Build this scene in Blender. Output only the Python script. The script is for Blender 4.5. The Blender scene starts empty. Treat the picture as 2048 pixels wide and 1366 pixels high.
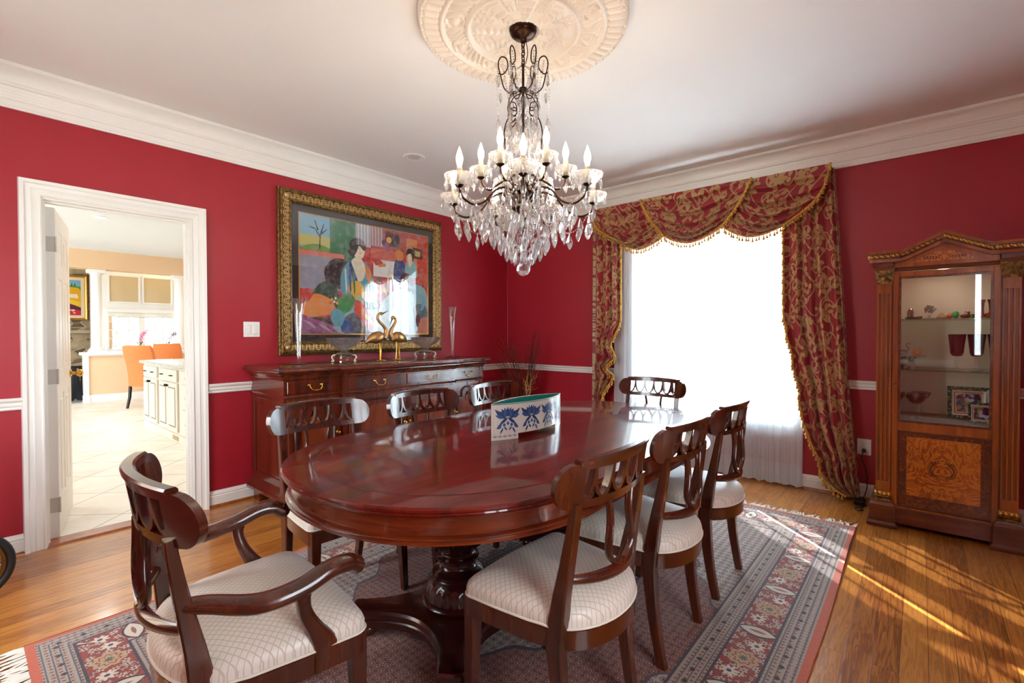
import bpy, bmesh, math, random
from math import pi, sin, cos, tan, sqrt, atan2, radians, floor, exp
from mathutils import Vector as V, Matrix
rnd = random.Random(11)
SC = bpy.context.scene
COL = SC.collection

def lin(h):
    h = h.lstrip('#')
    o = []
    for i in (0, 2, 4):
        c = int(h[i:i+2], 16) / 255
        o.append(c / 12.92 if c <= .04045 else ((c + .055) / 1.055) ** 2.4)
    return (*o, 1)

# ---------------------------------------------------------------- mesh builder
class MB:
    def __init__(s):
        s.v, s.f, s.uv, s.mi = [], [], [], []
        s.cur = 0
    def add(s, vs, fs, uv=None):
        o = len(s.v)
        s.v += [tuple(p) for p in vs]
        s.uv += list(uv) if uv else [(p[0], p[1]) for p in vs]
        for f in fs:
            s.f.append(tuple(i + o for i in f)); s.mi.append(s.cur)
        return s
    def box(s, x0, x1, y0, y1, z0, z1, b=0.0, M=None):
        s.nb = getattr(s, 'nb', -1)+1; e = 6e-5*(s.nb % 9)   # no two boxes share a face plane
        x0 += e; x1 -= e; y0 += e; y1 -= e; z0 += e; z1 -= e
        if b <= 0:
            vs = [(x, y, z) for x in (x0, x1) for y in (y0, y1) for z in (z0, z1)]
            fs = [(0, 1, 3, 2), (4, 6, 7, 5), (0, 4, 5, 1), (2, 3, 7, 6), (0, 2, 6, 4), (1, 5, 7, 3)]
        else:
            b = min(b, (x1-x0)*.45, (y1-y0)*.45, (z1-z0)*.45)
            idx, vs = {}, []
            for sx in (0, 1):
                for sy in (0, 1):
                    for sz in (0, 1):
                        X, Y, Z = (x0, x1)[sx], (y0, y1)[sy], (z0, z1)[sz]
                        xi, yi, zi = X + (b, -b)[sx], Y + (b, -b)[sy], Z + (b, -b)[sz]
                        for a, p in enumerate(((X, yi, zi), (xi, Y, zi), (xi, yi, Z))):
                            idx[sx, sy, sz, a] = len(vs); vs.append(p)
            g = lambda *k: idx[k]
            fs = []
            for q in (0, 1):
                fs.append([g(q, 0, 0, 0), g(q, 0, 1, 0), g(q, 1, 1, 0), g(q, 1, 0, 0)][::1 if q == 0 else -1])
                fs.append([g(0, q, 0, 1), g(1, q, 0, 1), g(1, q, 1, 1), g(0, q, 1, 1)][::1 if q == 0 else -1])
                fs.append([g(0, 0, q, 2), g(0, 1, q, 2), g(1, 1, q, 2), g(1, 0, q, 2)][::1 if q == 0 else -1])
            for p in (0, 1):
                for q in (0, 1):
                    fs.append([g(p, q, 0, 0), g(p, q, 1, 0), g(p, q, 1, 1), g(p, q, 0, 1)])
                    fs.append([g(p, 0, q, 0), g(p, 1, q, 0), g(p, 1, q, 2), g(p, 0, q, 2)])
                    fs.append([g(0, p, q, 1), g(1, p, q, 1), g(1, p, q, 2), g(0, p, q, 2)])
            for p in (0, 1):
                for q in (0, 1):
                    for r in (0, 1):
                        fs.append([g(p, q, r, 0), g(p, q, r, 1), g(p, q, r, 2)])
        if M is not None: vs = [M @ V(p) for p in vs]
        return s.add(vs, fs)
    def lathe(s, prof, c=(0, 0, 0), n=32, mod=None, M=None, sx=1, sy=1):
        vs, fs, m = [], [], len(prof)
        for i in range(n):
            a = 2*pi*i/n
            for r, z in prof:
                k = r * (mod(a, z) if mod else 1)
                vs.append((c[0]+k*cos(a)*sx, c[1]+k*sin(a)*sy, c[2]+z))
        for i in range(n):
            j = (i+1) % n
            for k in range(m-1):
                if prof[k][0] < 1e-6 and prof[k+1][0] < 1e-6: continue
                fs.append((i*m+k, j*m+k, j*m+k+1, i*m+k+1))
        for k, fl in ((0, True), (m-1, False)):
            if prof[k][0] > 1e-6:
                f = [i*m+k for i in range(n)]
                fs.append(f[::-1] if fl else f)
        if M is not None: vs = [M @ V(p) for p in vs]
        return s.add(vs, fs)
    def tube(s, pts, r, n=8, closed=False, caps=True, flat=1.0, up=None):
        pts = [V(p) for p in pts]
        N = len(pts)
        rr = list(r) if hasattr(r, '__len__') else [r]*N
        T = []
        for i in range(N):
            a = pts[(i-1) % N] if (closed or i > 0) else pts[i]
            b = pts[(i+1) % N] if (closed or i < N-1) else pts[i]
            d = b-a
            T.append(d.normalized() if d.length > 1e-9 else V((0, 0, 1)))
        u = V(up) if up is not None else (V((0, 0, 1)) if abs(T[0].z) < .9 else V((1, 0, 0)))
        vs, fs = [], []
        for i in range(N):
            if up is not None: u = V(up)
            w = T[i].cross(u)
            if w.length < 1e-6: w = T[i].orthogonal()
            w.normalize(); u = w.cross(T[i]).normalized()
            for k in range(n):
                a = 2*pi*k/n
                vs.append(pts[i] + (w*cos(a)*flat + u*sin(a))*rr[i])
        R = N if closed else N-1
        for i in range(R):
            for k in range(n):
                a, b = i*n+k, i*n+(k+1) % n
                c, d = ((i+1) % N)*n+(k+1) % n, ((i+1) % N)*n+k
                fs.append((a, b, c, d))
        if caps and not closed:
            fs.append(list(range(n))[::-1]); fs.append([(N-1)*n+k for k in range(n)])
        return s.add(vs, fs)
    def bar(s, pts, w, d, X=(1, 0, 0), ch=.25):
        """rectangular section lofted along pts; w along X, d across"""
        pts = [V(p) for p in pts]; X = V(X).normalized(); N = len(pts)
        W = list(w) if hasattr(w, '__len__') else [w]*N
        D = list(d) if hasattr(d, '__len__') else [d]*N
        vs, fs = [], []
        for i in range(N):
            t = (pts[min(i+1, N-1)]-pts[max(i-1, 0)]).normalized()
            n_ = X.cross(t).normalized(); x_ = t.cross(n_).normalized()
            a, b = W[i]/2, D[i]/2; e = min(a, b)*ch
            for p, q in ((a-e, -b), (a, -b+e), (a, b-e), (a-e, b), (-a+e, b), (-a, b-e), (-a, -b+e), (-a+e, -b)):
                vs.append(pts[i]+x_*p+n_*q)
        for i in range(N-1):
            for k in range(8):
                fs.append((i*8+k, i*8+(k+1) % 8, (i+1)*8+(k+1) % 8, (i+1)*8+k))
        fs.append(list(range(8))[::-1]); fs.append([(N-1)*8+k for k in range(8)])
        return s.add(vs, fs)
    def stack(s, poly, levels, c0=True, c1=True, clampx=None, clampy=None):
        """plan outline (ccw) offset outward by off at each z"""
        n = len(poly); vs, fs = [], []
        nr = []
        for i in range(n):
            a, b, c = V(poly[i-1]), V(poly[i]), V(poly[(i+1) % n])
            d1, d2 = (b-a).normalized(), (c-b).normalized()
            n1, n2 = V((d1.y, -d1.x)), V((d2.y, -d2.x))
            h = n1+n2
            k = max(h.length_squared/2, .15)
            nr.append(h/k)
        for off, z in levels:
            for p, q in zip(poly, nr): vs.append((p[0]+q[0]*off, p[1]+q[1]*off, z))
        for l in range(len(levels)-1):
            for i in range(n):
                j = (i+1) % n
                fs.append((l*n+i, l*n+j, (l+1)*n+j, (l+1)*n+i))
        if c0: fs.append(list(range(n))[::-1])
        if c1: fs.append([(len(levels)-1)*n+i for i in range(n)])
        if clampx is not None: vs = [(max(clampx, p[0]), p[1], p[2]) for p in vs]
        if clampy is not None: vs = [(p[0], min(clampy, p[1]), p[2]) for p in vs]
        return s.add(vs, fs)
    def grid(s, fn, nu, nv, uv=None, closeu=False):
        vs, uvs, fs = [], [], []
        for i in range(nu):
            for j in range(nv):
                a = i/(nu if closeu else nu-1); b = j/(nv-1)
                vs.append(fn(a, b)); uvs.append(uv(a, b) if uv else (a, b))
        for i in range(nu if closeu else nu-1):
            for j in range(nv-1):
                k = (i+1) % nu
                fs.append((i*nv+j, k*nv+j, k*nv+j+1, i*nv+j+1))
        return s.add(vs, fs, uvs)
    def mould(s, prof, p0, p1, out, m0=0, m1=0):
        """profile [(d,z)] pushed from p0 to p1; ends mitred by m*d along the run"""
        p0, p1, out = V(p0), V(p1), V(out)
        d = (p1-p0).normalized(); n = len(prof); vs = []
        for p, m, sg in ((p0, m0, 1), (p1, m1, -1)):
            for a, z in prof: vs.append(p+out*a+V((0, 0, z))+d*(a*m*sg))
        fs = [(i, (i+1) % n, n+(i+1) % n, n+i) for i in range(n)]
        fs += [list(range(n))[::-1], [n+i for i in range(n)]]
        return s.add(vs, fs)
    def prism(s, poly, fmap, t0, t1):
        """2D polygon; fmap(a,b,t)->xyz"""
        n = len(poly)
        vs = [fmap(a, b, t0) for a, b in poly]+[fmap(a, b, t1) for a, b in poly]
        fs = [list(range(n))[::-1], [n+i for i in range(n)]]
        fs += [(i, (i+1) % n, n+(i+1) % n, n+i) for i in range(n)]
        return s.add(vs, fs)
    def ball(s, c, r, n=10, m=7, sc=(1, 1, 1)):
        pr = [(r*sin(pi*k/(m-1)), -r*cos(pi*k/(m-1))) for k in range(m)]
        o = len(s.v); s.lathe(pr, (0, 0, 0), n)
        for i in range(o, len(s.v)):
            p = s.v[i]; s.v[i] = (c[0]+p[0]*sc[0], c[1]+p[1]*sc[1], c[2]+p[2]*sc[2])
        return s
    def build(s, name, mat, parent=None, ang=35, world=False, recalc=True, smooth=True):
        me = bpy.data.meshes.new(name)
        vs = s.v
        if world and parent is not None:
            l = parent.location; vs = [(p[0]-l.x, p[1]-l.y, p[2]-l.z) for p in vs]
        me.from_pydata(vs, [], s.f)
        mats = mat if isinstance(mat, (list, tuple)) else [mat]
        for m in mats: me.materials.append(m)
        me.polygons.foreach_set('material_index', s.mi)
        ul = me.uv_layers.new(name='UVMap')
        li = [0]*len(me.loops); me.loops.foreach_get('vertex_index', li)
        flat = []
        for i in li: flat += s.uv[i]
        ul.data.foreach_set('uv', flat)
        if recalc:
            bm = bmesh.new(); bm.from_mesh(me)
            bmesh.ops.recalc_face_normals(bm, faces=bm.faces); bm.to_mesh(me); bm.free()
        if smooth:
            me.shade_smooth()
            me.set_sharp_from_angle(angle=radians(ang))
        me.validate(); me.update()
        o = bpy.data.objects.new(name, me); COL.objects.link(o)
        if parent is not None: o.parent = parent
        return o

def filled(outlines, bis=None):
    """flat mesh (bmesh) of outlines with holes in XY; returns verts, faces"""
    bm = bmesh.new(); ed = []
    for ol in outlines:
        vv = [bm.verts.new((a, b, 0)) for a, b in ol]
        for i in range(len(vv)): ed.append(bm.edges.new((vv[i-1], vv[i])))
    bmesh.ops.triangle_fill(bm, edges=ed, use_beauty=True, use_dissolve=False, normal=(0, 0, 1))
    if bis:
        for x in bis:
            bmesh.ops.bisect_plane(bm, geom=bm.verts[:]+bm.edges[:]+bm.faces[:], plane_co=(x, 0, 0), plane_no=(1, 0, 0), dist=1e-6)
    bm.verts.index_update()
    vs = [tuple(v.co) for v in bm.verts]; fs = [[v.index for v in f.verts] for f in bm.faces]
    be = [[v.index for v in e.verts] for e in bm.edges if len(e.link_faces) == 1]
    bm.free()
    return vs, fs, be
def thick(mb, vs, fs, be, fmap, t0, t1):
    n = len(vs)
    allv = [fmap(a, b, t0) for a, b, _ in vs]+[fmap(a, b, t1) for a, b, _ in vs]
    F = [list(f)[::-1] for f in fs]+[[i+n for i in f] for f in fs]
    F += [(a, b, b+n, a+n) for a, b in be]
    mb.add(allv, F)

def tag(o, label=None, cat=None, group=None, kind=None):
    if label: o['label'] = label
    if cat: o['category'] = cat
    if group: o['group'] = group
    if kind: o['kind'] = kind
    return o
def thing(name, loc, label, cat, rz=0, group=None, kind=None):
    o = bpy.data.objects.new(name, None); COL.objects.link(o)
    o.empty_display_size = .1
    o.location = loc; o.rotation_euler = (0, 0, rz)
    return tag(o, label, cat, group, kind)
def struct(name, loc=(0, 0, 0), label=None):
    return thing(name, loc, label, None, kind='structure')
def dup(root, loc, rz=0, label=None, group=None):
    r = root.copy(); COL.objects.link(r); r.location = loc; r.rotation_euler = (0, 0, rz)
    if label: r['label'] = label
    if group: r['group'] = group
    for ch in list(root.children):
        c = ch.copy(); COL.objects.link(c); c.parent = r
        for g in list(ch.children):
            d = g.copy(); COL.objects.link(d); d.parent = c
    return r
def lerp(a, b, t): return a+(b-a)*t
def catmull(P, n=8, closed=False):
    P = [V(p) for p in P]; out = []; N = len(P)
    for i in range(N if closed else N-1):
        a = P[(i-1) % N] if closed or i > 0 else P[0]*2-P[1]
        b, c = P[i], P[(i+1) % N]
        d = P[(i+2) % N] if closed or i+2 < N else P[-1]*2-P[-2]
        for k in range(n):
            t = k/n
            out.append(.5*((2*b)+(c-a)*t+(2*a-5*b+4*c-d)*t*t+(3*b-a-3*c+d)*t**3))
    if not closed: out.append(P[-1].copy())
    return out
def interp(tab, x):
    if x <= tab[0][0]: return tab[0][1]
    for (a, p), (b, q) in zip(tab, tab[1:]):
        if x <= b: return p+(q-p)*(x-a)/(b-a)
    return tab[-1][1]

# ---------------------------------------------------------------- materials
class NT:
    def __init__(s, name, **kw):
        s.m = bpy.data.materials.new(name); s.m.use_nodes = True
        s.t = s.m.node_tree; s.b = s.t.nodes['Principled BSDF']
        s.out = s.t.nodes['Material Output']
        for k, v in kw.items(): s.set(k, v)
    KEY = dict(base='Base Color', rough='Roughness', metal='Metallic', coat='Coat Weight', coatr='Coat Roughness', spec='Specular IOR Level',
               trans='Transmission Weight', ior='IOR', emc='Emission Color', ems='Emission Strength', sheen='Sheen Weight', nrm='Normal', alpha='Alpha', sub='Subsurface Weight')
    def set(s, k, v):
        i = s.b.inputs[s.KEY[k]]
        if isinstance(v, bpy.types.NodeSocket): s.t.links.new(v, i)
        elif isinstance(v, str): i.default_value = lin(v)
        else: i.default_value = v
        return s
    def n(s, typ, out=0, **kw):
        nd = s.t.nodes.new('ShaderNode'+typ)
        for k, v in kw.items():
            if k.startswith('_'): setattr(nd, k[1:], v)
            else:
                key = int(k[1:]) if k[0] == 'i' and k[1:].isdigit() else k.replace('__', ' ')
                i = nd.inputs[key]
                if isinstance(v, bpy.types.NodeSocket): s.t.links.new(v, i)
                elif isinstance(v, str): i.default_value = lin(v)
                else: i.default_value = v
        return nd.outputs[out]
    def M(s, op, a, b=None, c=None, clamp=False):
        nd = s.t.nodes.new('ShaderNodeMath'); nd.operation = op; nd.use_clamp = clamp
        for i, v in enumerate((a, b, c)):
            if v is None: continue
            if isinstance(v, bpy.types.NodeSocket): s.t.links.new(v, nd.inputs[i])
            else: nd.inputs[i].default_value = v
        return nd.outputs[0]
    def VM(s, op, a, b=None, out=0):
        nd = s.t.nodes.new('ShaderNodeVectorMath'); nd.operation = op
        for i, v in enumerate((a, b)):
            if v is None: continue
            if isinstance(v, bpy.types.NodeSocket): s.t.links.new(v, nd.inputs[i])
            elif op == 'SCALE' and i == 1: pass
            else: nd.inputs[i].default_value = v
        if op == 'SCALE': nd.inputs[3].default_value = b
        return nd.outputs[out]
    def obj(s): return s.n('TexCoord', 3)
    def uvc(s): return s.n('TexCoord', 2)
    def xyz(s, v):
        nd = s.t.nodes.new('ShaderNodeSeparateXYZ'); s.t.links.new(v, nd.inputs[0]); return nd.outputs
    def cxyz(s, x, y, z=0.0):
        return s.n('CombineXYZ', X=x, Y=y, Z=z)
    def mix(s, f, a, b):
        nd = s.t.nodes.new('ShaderNodeMix'); nd.data_type = 'RGBA'
        for i, v in ((0, f), (6, a), (7, b)):
            if isinstance(v, bpy.types.NodeSocket): s.t.links.new(v, nd.inputs[i])
            elif isinstance(v, str): nd.inputs[i].default_value = lin(v)
            else: nd.inputs[i].default_value = v
        return nd.outputs[2]
    def ramp(s, f, st, interp='LINEAR'):
        nd = s.t.nodes.new('ShaderNodeValToRGB'); nd.color_ramp.interpolation = interp
        e = nd.color_ramp.elements
        while len(e) < len(st): e.new(.5)
        for q, (p, c) in zip(e, st): q.position = p; q.color = lin(c) if isinstance(c, str) else c
        s.t.links.new(f, nd.inputs[0]); return nd.outputs[0]
    def noise(s, vec, sc=5, det=3, ro=.5, dist=0, out=0):
        return s.n('TexNoise', out, Vector=vec, Scale=sc, Detail=det, Roughness=ro, Distortion=dist)
    def map(s, vec, loc=(0, 0, 0), rot=(0, 0, 0), sc=(1, 1, 1)):
        return s.n('Mapping', Vector=vec, Location=loc, Rotation=rot, Scale=sc)
    def bump(s, h, st=.3, d=.01):
        s.set('nrm', s.n('Bump', Height=h, Strength=st, Distance=d)); return s
    def step(s, a, b): return s.M('GREATER_THAN', a, b)
    def smooth(s, x, a, b):
        nd = s.t.nodes.new('ShaderNodeMapRange'); nd.interpolation_type = 'SMOOTHSTEP'
        s.t.links.new(x, nd.inputs[0]); nd.inputs[1].default_value = a; nd.inputs[2].default_value = b
        return nd.outputs[0]
    def band(s, x, a, b): return s.M('MULTIPLY', s.step(x, a), s.M('LESS_THAN', x, b))

def plain(name, base, rough=.5, metal=0, **kw):
    return NT(name, base=base, rough=rough, metal=metal, **kw).m
def wood(name, c1, c2, c3=None, sc=(14, 14, 1.2), rough=.28, coat=.5, coatr=.12, bump=.05, det=4):
    m = NT(name, rough=rough, coat=coat, coatr=coatr)
    o = m.obj()
    w = m.map(o, sc=sc)
    n1 = m.noise(w, 1.6, det, .6, .7)
    n2 = m.noise(m.map(o, sc=(sc[0]*6, sc[1]*6, sc[2]*4)), 1.5, 2, .5)
    f = m.M('ADD', m.M('MULTIPLY', n1, .8), m.M('MULTIPLY', n2, .2))
    m.set('base', m.ramp(f, [(.3, c1), (.52, c2), (.7, c3 or c2)]))
    m.bump(n2, bump, .002)
    return m.m
def flower(m, vec, scale, petals=6, size=.42, rand=.3, k=.35):
    """soft mask of scattered petalled rosettes plus centre disc; returns (petal, centre, dist, cellcolor)"""
    vec = m.VM('SCALE', vec, scale)
    nd = m.t.nodes.new('ShaderNodeTexVoronoi'); nd.voronoi_dimensions = '2D'
    m.t.links.new(vec, nd.inputs['Vector']); nd.inputs['Scale'].default_value = 1; nd.inputs['Randomness'].default_value = rand
    d = m.VM('SUBTRACT', vec, nd.outputs['Position'])
    x = m.xyz(d)
    a = m.M('ARCTAN2', x[1], x[0])
    ca = m.xyz(nd.outputs['Color'])
    ph = m.M('MULTIPLY', ca[0], 6.28)
    r = nd.outputs['Distance']
    R = m.M('ADD', size*(1-k), m.M('MULTIPLY', m.M('COSINE', m.M('ADD', m.M('MULTIPLY', a, petals), ph)), size*k))
    return m.M('LESS_THAN', r, R), m.M('LESS_THAN', r, size*.28), r, ca

def vparent(o, loc):
    return o
SKY, SUN, KLAMP, EXPO, BULBS = 7.5, 48.0, 24.0, 1.3, 42.0
# ---------------------------------------------------------------- material library
def m_paint(name, base, rough, var=.03):
    m = NT(name, rough=rough)
    o = m.obj(); n = m.noise(o, 3, 2)
    m.set('base', m.mix(m.M('MULTIPLY', n, var), base, '#000000'))
    m.bump(m.noise(o, 260, 2), .06, .002)
    return m.m
RED = m_paint('red_wall_paint', '#a31a2a', .42)
WHITE = m_paint('cream_trim_paint', '#eeece6', .35)
CEIL = m_paint('ceiling_paint', '#f0eeea', .8)
PLASTER = m_paint('medallion_plaster', '#ece2d4', .6)
PEACH = m_paint('peach_wall_paint', '#e8c9a6', .5)
KWHITE = m_paint('kitchen_white_paint', '#eef0f0', .4)
KCEIL = m_paint('kitchen_ceiling_paint', '#dfe5ea', .8)
TAUPE = plain('panel_tan_paint', '#cdbb96', .5)
MAHO = wood('mahogany', '#2c0e04', '#481a07', '#5e270c', sc=(9, 9, 1.0), rough=.25, coat=.6, coatr=.1)
MAHO_T = wood('mahogany_table_apron', '#40140a', '#642309', '#7a3110', sc=(2, 2, 26), rough=.22, coat=.6, coatr=.08)
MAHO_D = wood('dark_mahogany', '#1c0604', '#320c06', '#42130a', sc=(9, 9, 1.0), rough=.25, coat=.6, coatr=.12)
SIDEB = wood('sideboard_mahogany', '#351007', '#5c1f0b', '#722c12', sc=(7, 7, .8), rough=.25, coat=.6, coatr=.1)
SIDEB_P = wood('sideboard_flame_panel', '#5a1d0a', '#7a2e10', '#8c3a16', sc=(5, 5, 1.0), rough=.25, coat=.6, coatr=.1)
INLAY = plain('ebony_inlay', '#160703', .3, coat=.5)
def m_top():
    m = NT('table_top_veneer', rough=.35, coat=.8, coatr=.05, spec=.12)
    o = m.obj()
    n1 = m.noise(m.map(o, sc=(16, 1.6, 4)), 1.5, 5, .6, .8)
    n2 = m.noise(m.map(o, sc=(90, 5, 4)), 2, 2)
    m.set('base', m.ramp(m.M('ADD', m.M('MULTIPLY', n1, .75), m.M('MULTIPLY', n2, .25)), [(.3, '#3c0c07'), (.5, '#611509'), (.7, '#7a1f0e')]))
    return m.m
TOP = m_top()
CHERRY = wood('cabinet_cherry', '#6e3209', '#964c0e', '#ae6016', sc=(10, 10, 1.0), rough=.28, coat=.4, coatr=.15)
CHERRY_D = wood('cabinet_plinth_cherry', '#451a08', '#662b0f', '#783715', sc=(2, 2, 12), rough=.28, coat=.4, coatr=.15)
CROSSB = wood('crossbanding_rosewood', '#3c170a', '#5e2812', '#96501e', sc=(30, 30, 30), rough=.28, coat=.4)
def m_burl():
    m = NT('burl_walnut_panel', rough=.28, coat=.5, coatr=.12)
    o = m.obj(); x = m.xyz(o)
    v = m.cxyz(m.M('ABSOLUTE', x[0]), 0.0, x[2])
    n = m.noise(v, 7, 3, .55, 1.6)
    w = m.M('SINE', m.M('MULTIPLY', n, 60))
    n3 = m.noise(o, 2.5, 2)
    c = m.ramp(m.M('ADD', m.M('MULTIPLY', w, .25), m.M('MULTIPLY', n3, .8)), [(.15, '#8a4008'), (.4, '#b06014'), (.7, '#c67824')])
    m.set('base', c); return m.m
BURL = m_burl()
GOLD = NT('gilt_carving', base='#d09c48', rough=.35, metal=.8).m
BRASS = plain('polished_brass', '#d8a54a', .22, 1.0)
BRONZE = plain('dark_bronze', '#3a2418', .35, .9)
ABRASS = plain('antique_brass_birds', '#b98f5c', .38, .85)
BLACK = plain('black_rubber', '#0c0c0d', .5)
DARKM = plain('dark_iron', '#17130f', .4, .7)
CHAINM = plain('bronze_chain', '#4a2f1e', .35, .9)
def m_glass(name, col=(1, 1, 1, 1), rough=0.0, ior=1.5):
    return NT(name, base=col, rough=rough, trans=1.0, ior=ior).m
def m_crystal():
    m = NT('lead_crystal', base=(1, 1, 1, 1), rough=.0, trans=1.0, ior=1.56)
    tr = m.t.nodes.new('ShaderNodeBsdfTransparent'); df = m.t.nodes.new('ShaderNodeBsdfTranslucent'); df.inputs[0].default_value = (.97, .96, .94, 1)
    mx = m.t.nodes.new('ShaderNodeMixShader'); mx2 = m.t.nodes.new('ShaderNodeMixShader')
    mx.inputs[0].default_value = .3; mx2.inputs[0].default_value = .10
    m.t.links.new(m.b.outputs[0], mx.inputs[1]); m.t.links.new(tr.outputs[0], mx.inputs[2])
    m.t.links.new(mx.outputs[0], mx2.inputs[1]); m.t.links.new(df.outputs[0], mx2.inputs[2])
    m.t.links.new(mx2.outputs[0], m.out.inputs[0]); return m.m
CRYSTAL = m_crystal()
def m_pane(name, tint=(1, 1, 1, 1), gl=1.0):
    m = NT(name)
    tr = m.t.nodes.new('ShaderNodeBsdfTransparent'); tr.inputs[0].default_value = tint
    g = m.t.nodes.new('ShaderNodeBsdfGlossy'); g.inputs['Roughness'].default_value = .015
    fr = m.t.nodes.new('ShaderNodeFresnel')
    bf = m.n('NewGeometry', 6); m.t.links.new(m.M('ADD', 1.5, m.M('MULTIPLY', bf, 1/1.5-1.5)), fr.inputs[0])
    mx = m.t.nodes.new('ShaderNodeMixShader')
    m.t.links.new(m.M('MULTIPLY', fr.outputs[0], gl, clamp=True), mx.inputs[0])
    m.t.links.new(tr.outputs[0], mx.inputs[1]); m.t.links.new(g.outputs[0], mx.inputs[2])
    m.t.links.new(mx.outputs[0], m.out.inputs[0]); return m.m
PANE = m_pane('window_pane_glass')
GLASS = m_pane('clear_glass', (.97, .98, .98, 1), 1.8)
PICGLASS = m_pane('picture_glass', gl=1.7)
def m_fabric():
    m = NT('cream_lattice_satin', rough=.45, sheen=.2)
    x = m.xyz(m.obj()); P = .0205
    def ln(s):
        f = m.M('FRACT', m.M('MULTIPLY', s, 1/P)); return m.M('LESS_THAN', m.M('ABSOLUTE', m.M('SUBTRACT', f, .5)), .085)
    l = m.M('MAXIMUM', ln(m.M('ADD', x[0], x[1])), ln(m.M('SUBTRACT', x[0], x[1])))
    n = m.noise(m.obj(), 400, 1)
    c = m.mix(l, '#d9d1c6', '#c2b5a4')
    m.set('base', m.mix(m.M('MULTIPLY', n, .12), c, '#8a7a68'))
    m.set('rough', m.M('ADD', .36, m.M('MULTIPLY', l, .3)))
    m.bump(m.M('SUBTRACT', 1.0, l), .25, .001); return m.m
SATIN = m_fabric()
GIMP = plain('cream_gimp_braid', '#d9d0c0', .7)
def m_damask():
    m = NT('red_gold_damask', rough=.48, sheen=.15)
    uv = m.uvc()
    w = m.n('TexNoise', 1, Vector=uv, Scale=5.0, Detail=1.0)
    uvw = m.VM('ADD', uv, m.VM('SCALE', m.VM('SUBTRACT', w, (.5, .5, .5)), .05))
    p1, c1, r1, _ = flower(m, uvw, 4.6, 5, .36, .35, .38)
    p2, c2, r2, _ = flower(m, m.VM('ADD', uvw, (.11, .13, 0)), 5.2, 3, .34, .6, .6)
    x = m.xyz(uvw)
    # scrolling stems
    s = m.M('SUBTRACT', m.M('FRACT', m.M('MULTIPLY', m.M('ADD', x[0], m.M('MULTIPLY', m.M('SINE', m.M('MULTIPLY', x[1], 19)), .055)), 6.2)), .5)
    st = m.M('LESS_THAN', m.M('ABSOLUTE', s), .045)
    s2 = m.M('SUBTRACT', m.M('FRACT', m.M('MULTIPLY', m.M('ADD', x[1], m.M('MULTIPLY', m.M('SINE', m.M('MULTIPLY', x[0], 23)), .06)), 3.9)), .5)
    st2 = m.M('LESS_THAN', m.M('ABSOLUTE', s2), .028)
    p3, c3, r3, k3 = flower(m, m.VM('ADD', uvw, (.03, .2, 0)), 7.5, 2, .3, .7, .55)
    curl = m.M('MULTIPLY', m.band(r3, .30, .38), m.step(k3[1], .35))
    rg = m.band(m.M('ADD', r1, 0.0), .04, .075)
    g = m.M('MAXIMUM', m.M('MAXIMUM', p1, p2), m.M('MAXIMUM', m.M('MAXIMUM', st, st2), m.M('MAXIMUM', curl, p3)))
    g = m.M('MULTIPLY', g, m.M('SUBTRACT', 1.0, rg))
    th = m.noise(m.map(uv, sc=(900, 900, 1)), 1, 1)
    gold = m.mix(th, '#9c7a4c', '#bd9a68'); red = m.mix(th, '#7e1220', '#9c1e2c')
    m.set('base', m.mix(g, red, gold)); m.set('rough', m.M('ADD', .5, m.M('MULTIPLY', g, -.12)))
    return m.m
DAMASK = m_damask()
def m_trim():
    m = NT('gold_bullion_trim', rough=.5, sheen=.2)
    n = m.noise(m.obj(), 120, 2)
    m.set('base', m.ramp(n, [(.35, '#8a5a12'), (.5, '#c68d20'), (.65, '#e3b445')])); return m.m
TRIM = m_trim()
def m_sheer():
    m = NT('white_sheer_voile', base='#f2f8ff', rough=.7)
    uv = m.xyz(m.uvc())
    tr = m.t.nodes.new('ShaderNodeBsdfTransparent'); tl = m.t.nodes.new('ShaderNodeBsdfTranslucent')
    tl.inputs[0].default_value = (.64, .76, .86, 1)
    n = m.noise(m.cxyz(m.M('MULTIPLY', uv[0], 60), 0.0, 0.0), 1, 2)
    hem = m.M('LESS_THAN', uv[1], .07)
    f1 = m.M('SUBTRACT', m.M('ADD', .03, m.M('MULTIPLY', n, .07)), m.M('MULTIPLY', hem, .05), clamp=True)
    a = m.t.nodes.new('ShaderNodeMixShader'); b = m.t.nodes.new('ShaderNodeMixShader')
    a.inputs[0].default_value = .55
    m.t.links.new(m.b.outputs[0], a.inputs[1]); m.t.links.new(tl.outputs[0], a.inputs[2])
    m.t.links.new(f1, b.inputs[0]); m.t.links.new(a.outputs[0], b.inputs[1]); m.t.links.new(tr.outputs[0], b.inputs[2])
    m.t.links.new(b.outputs[0], m.out.inputs[0]); return m.m
SHEER = m_sheer()
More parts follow.
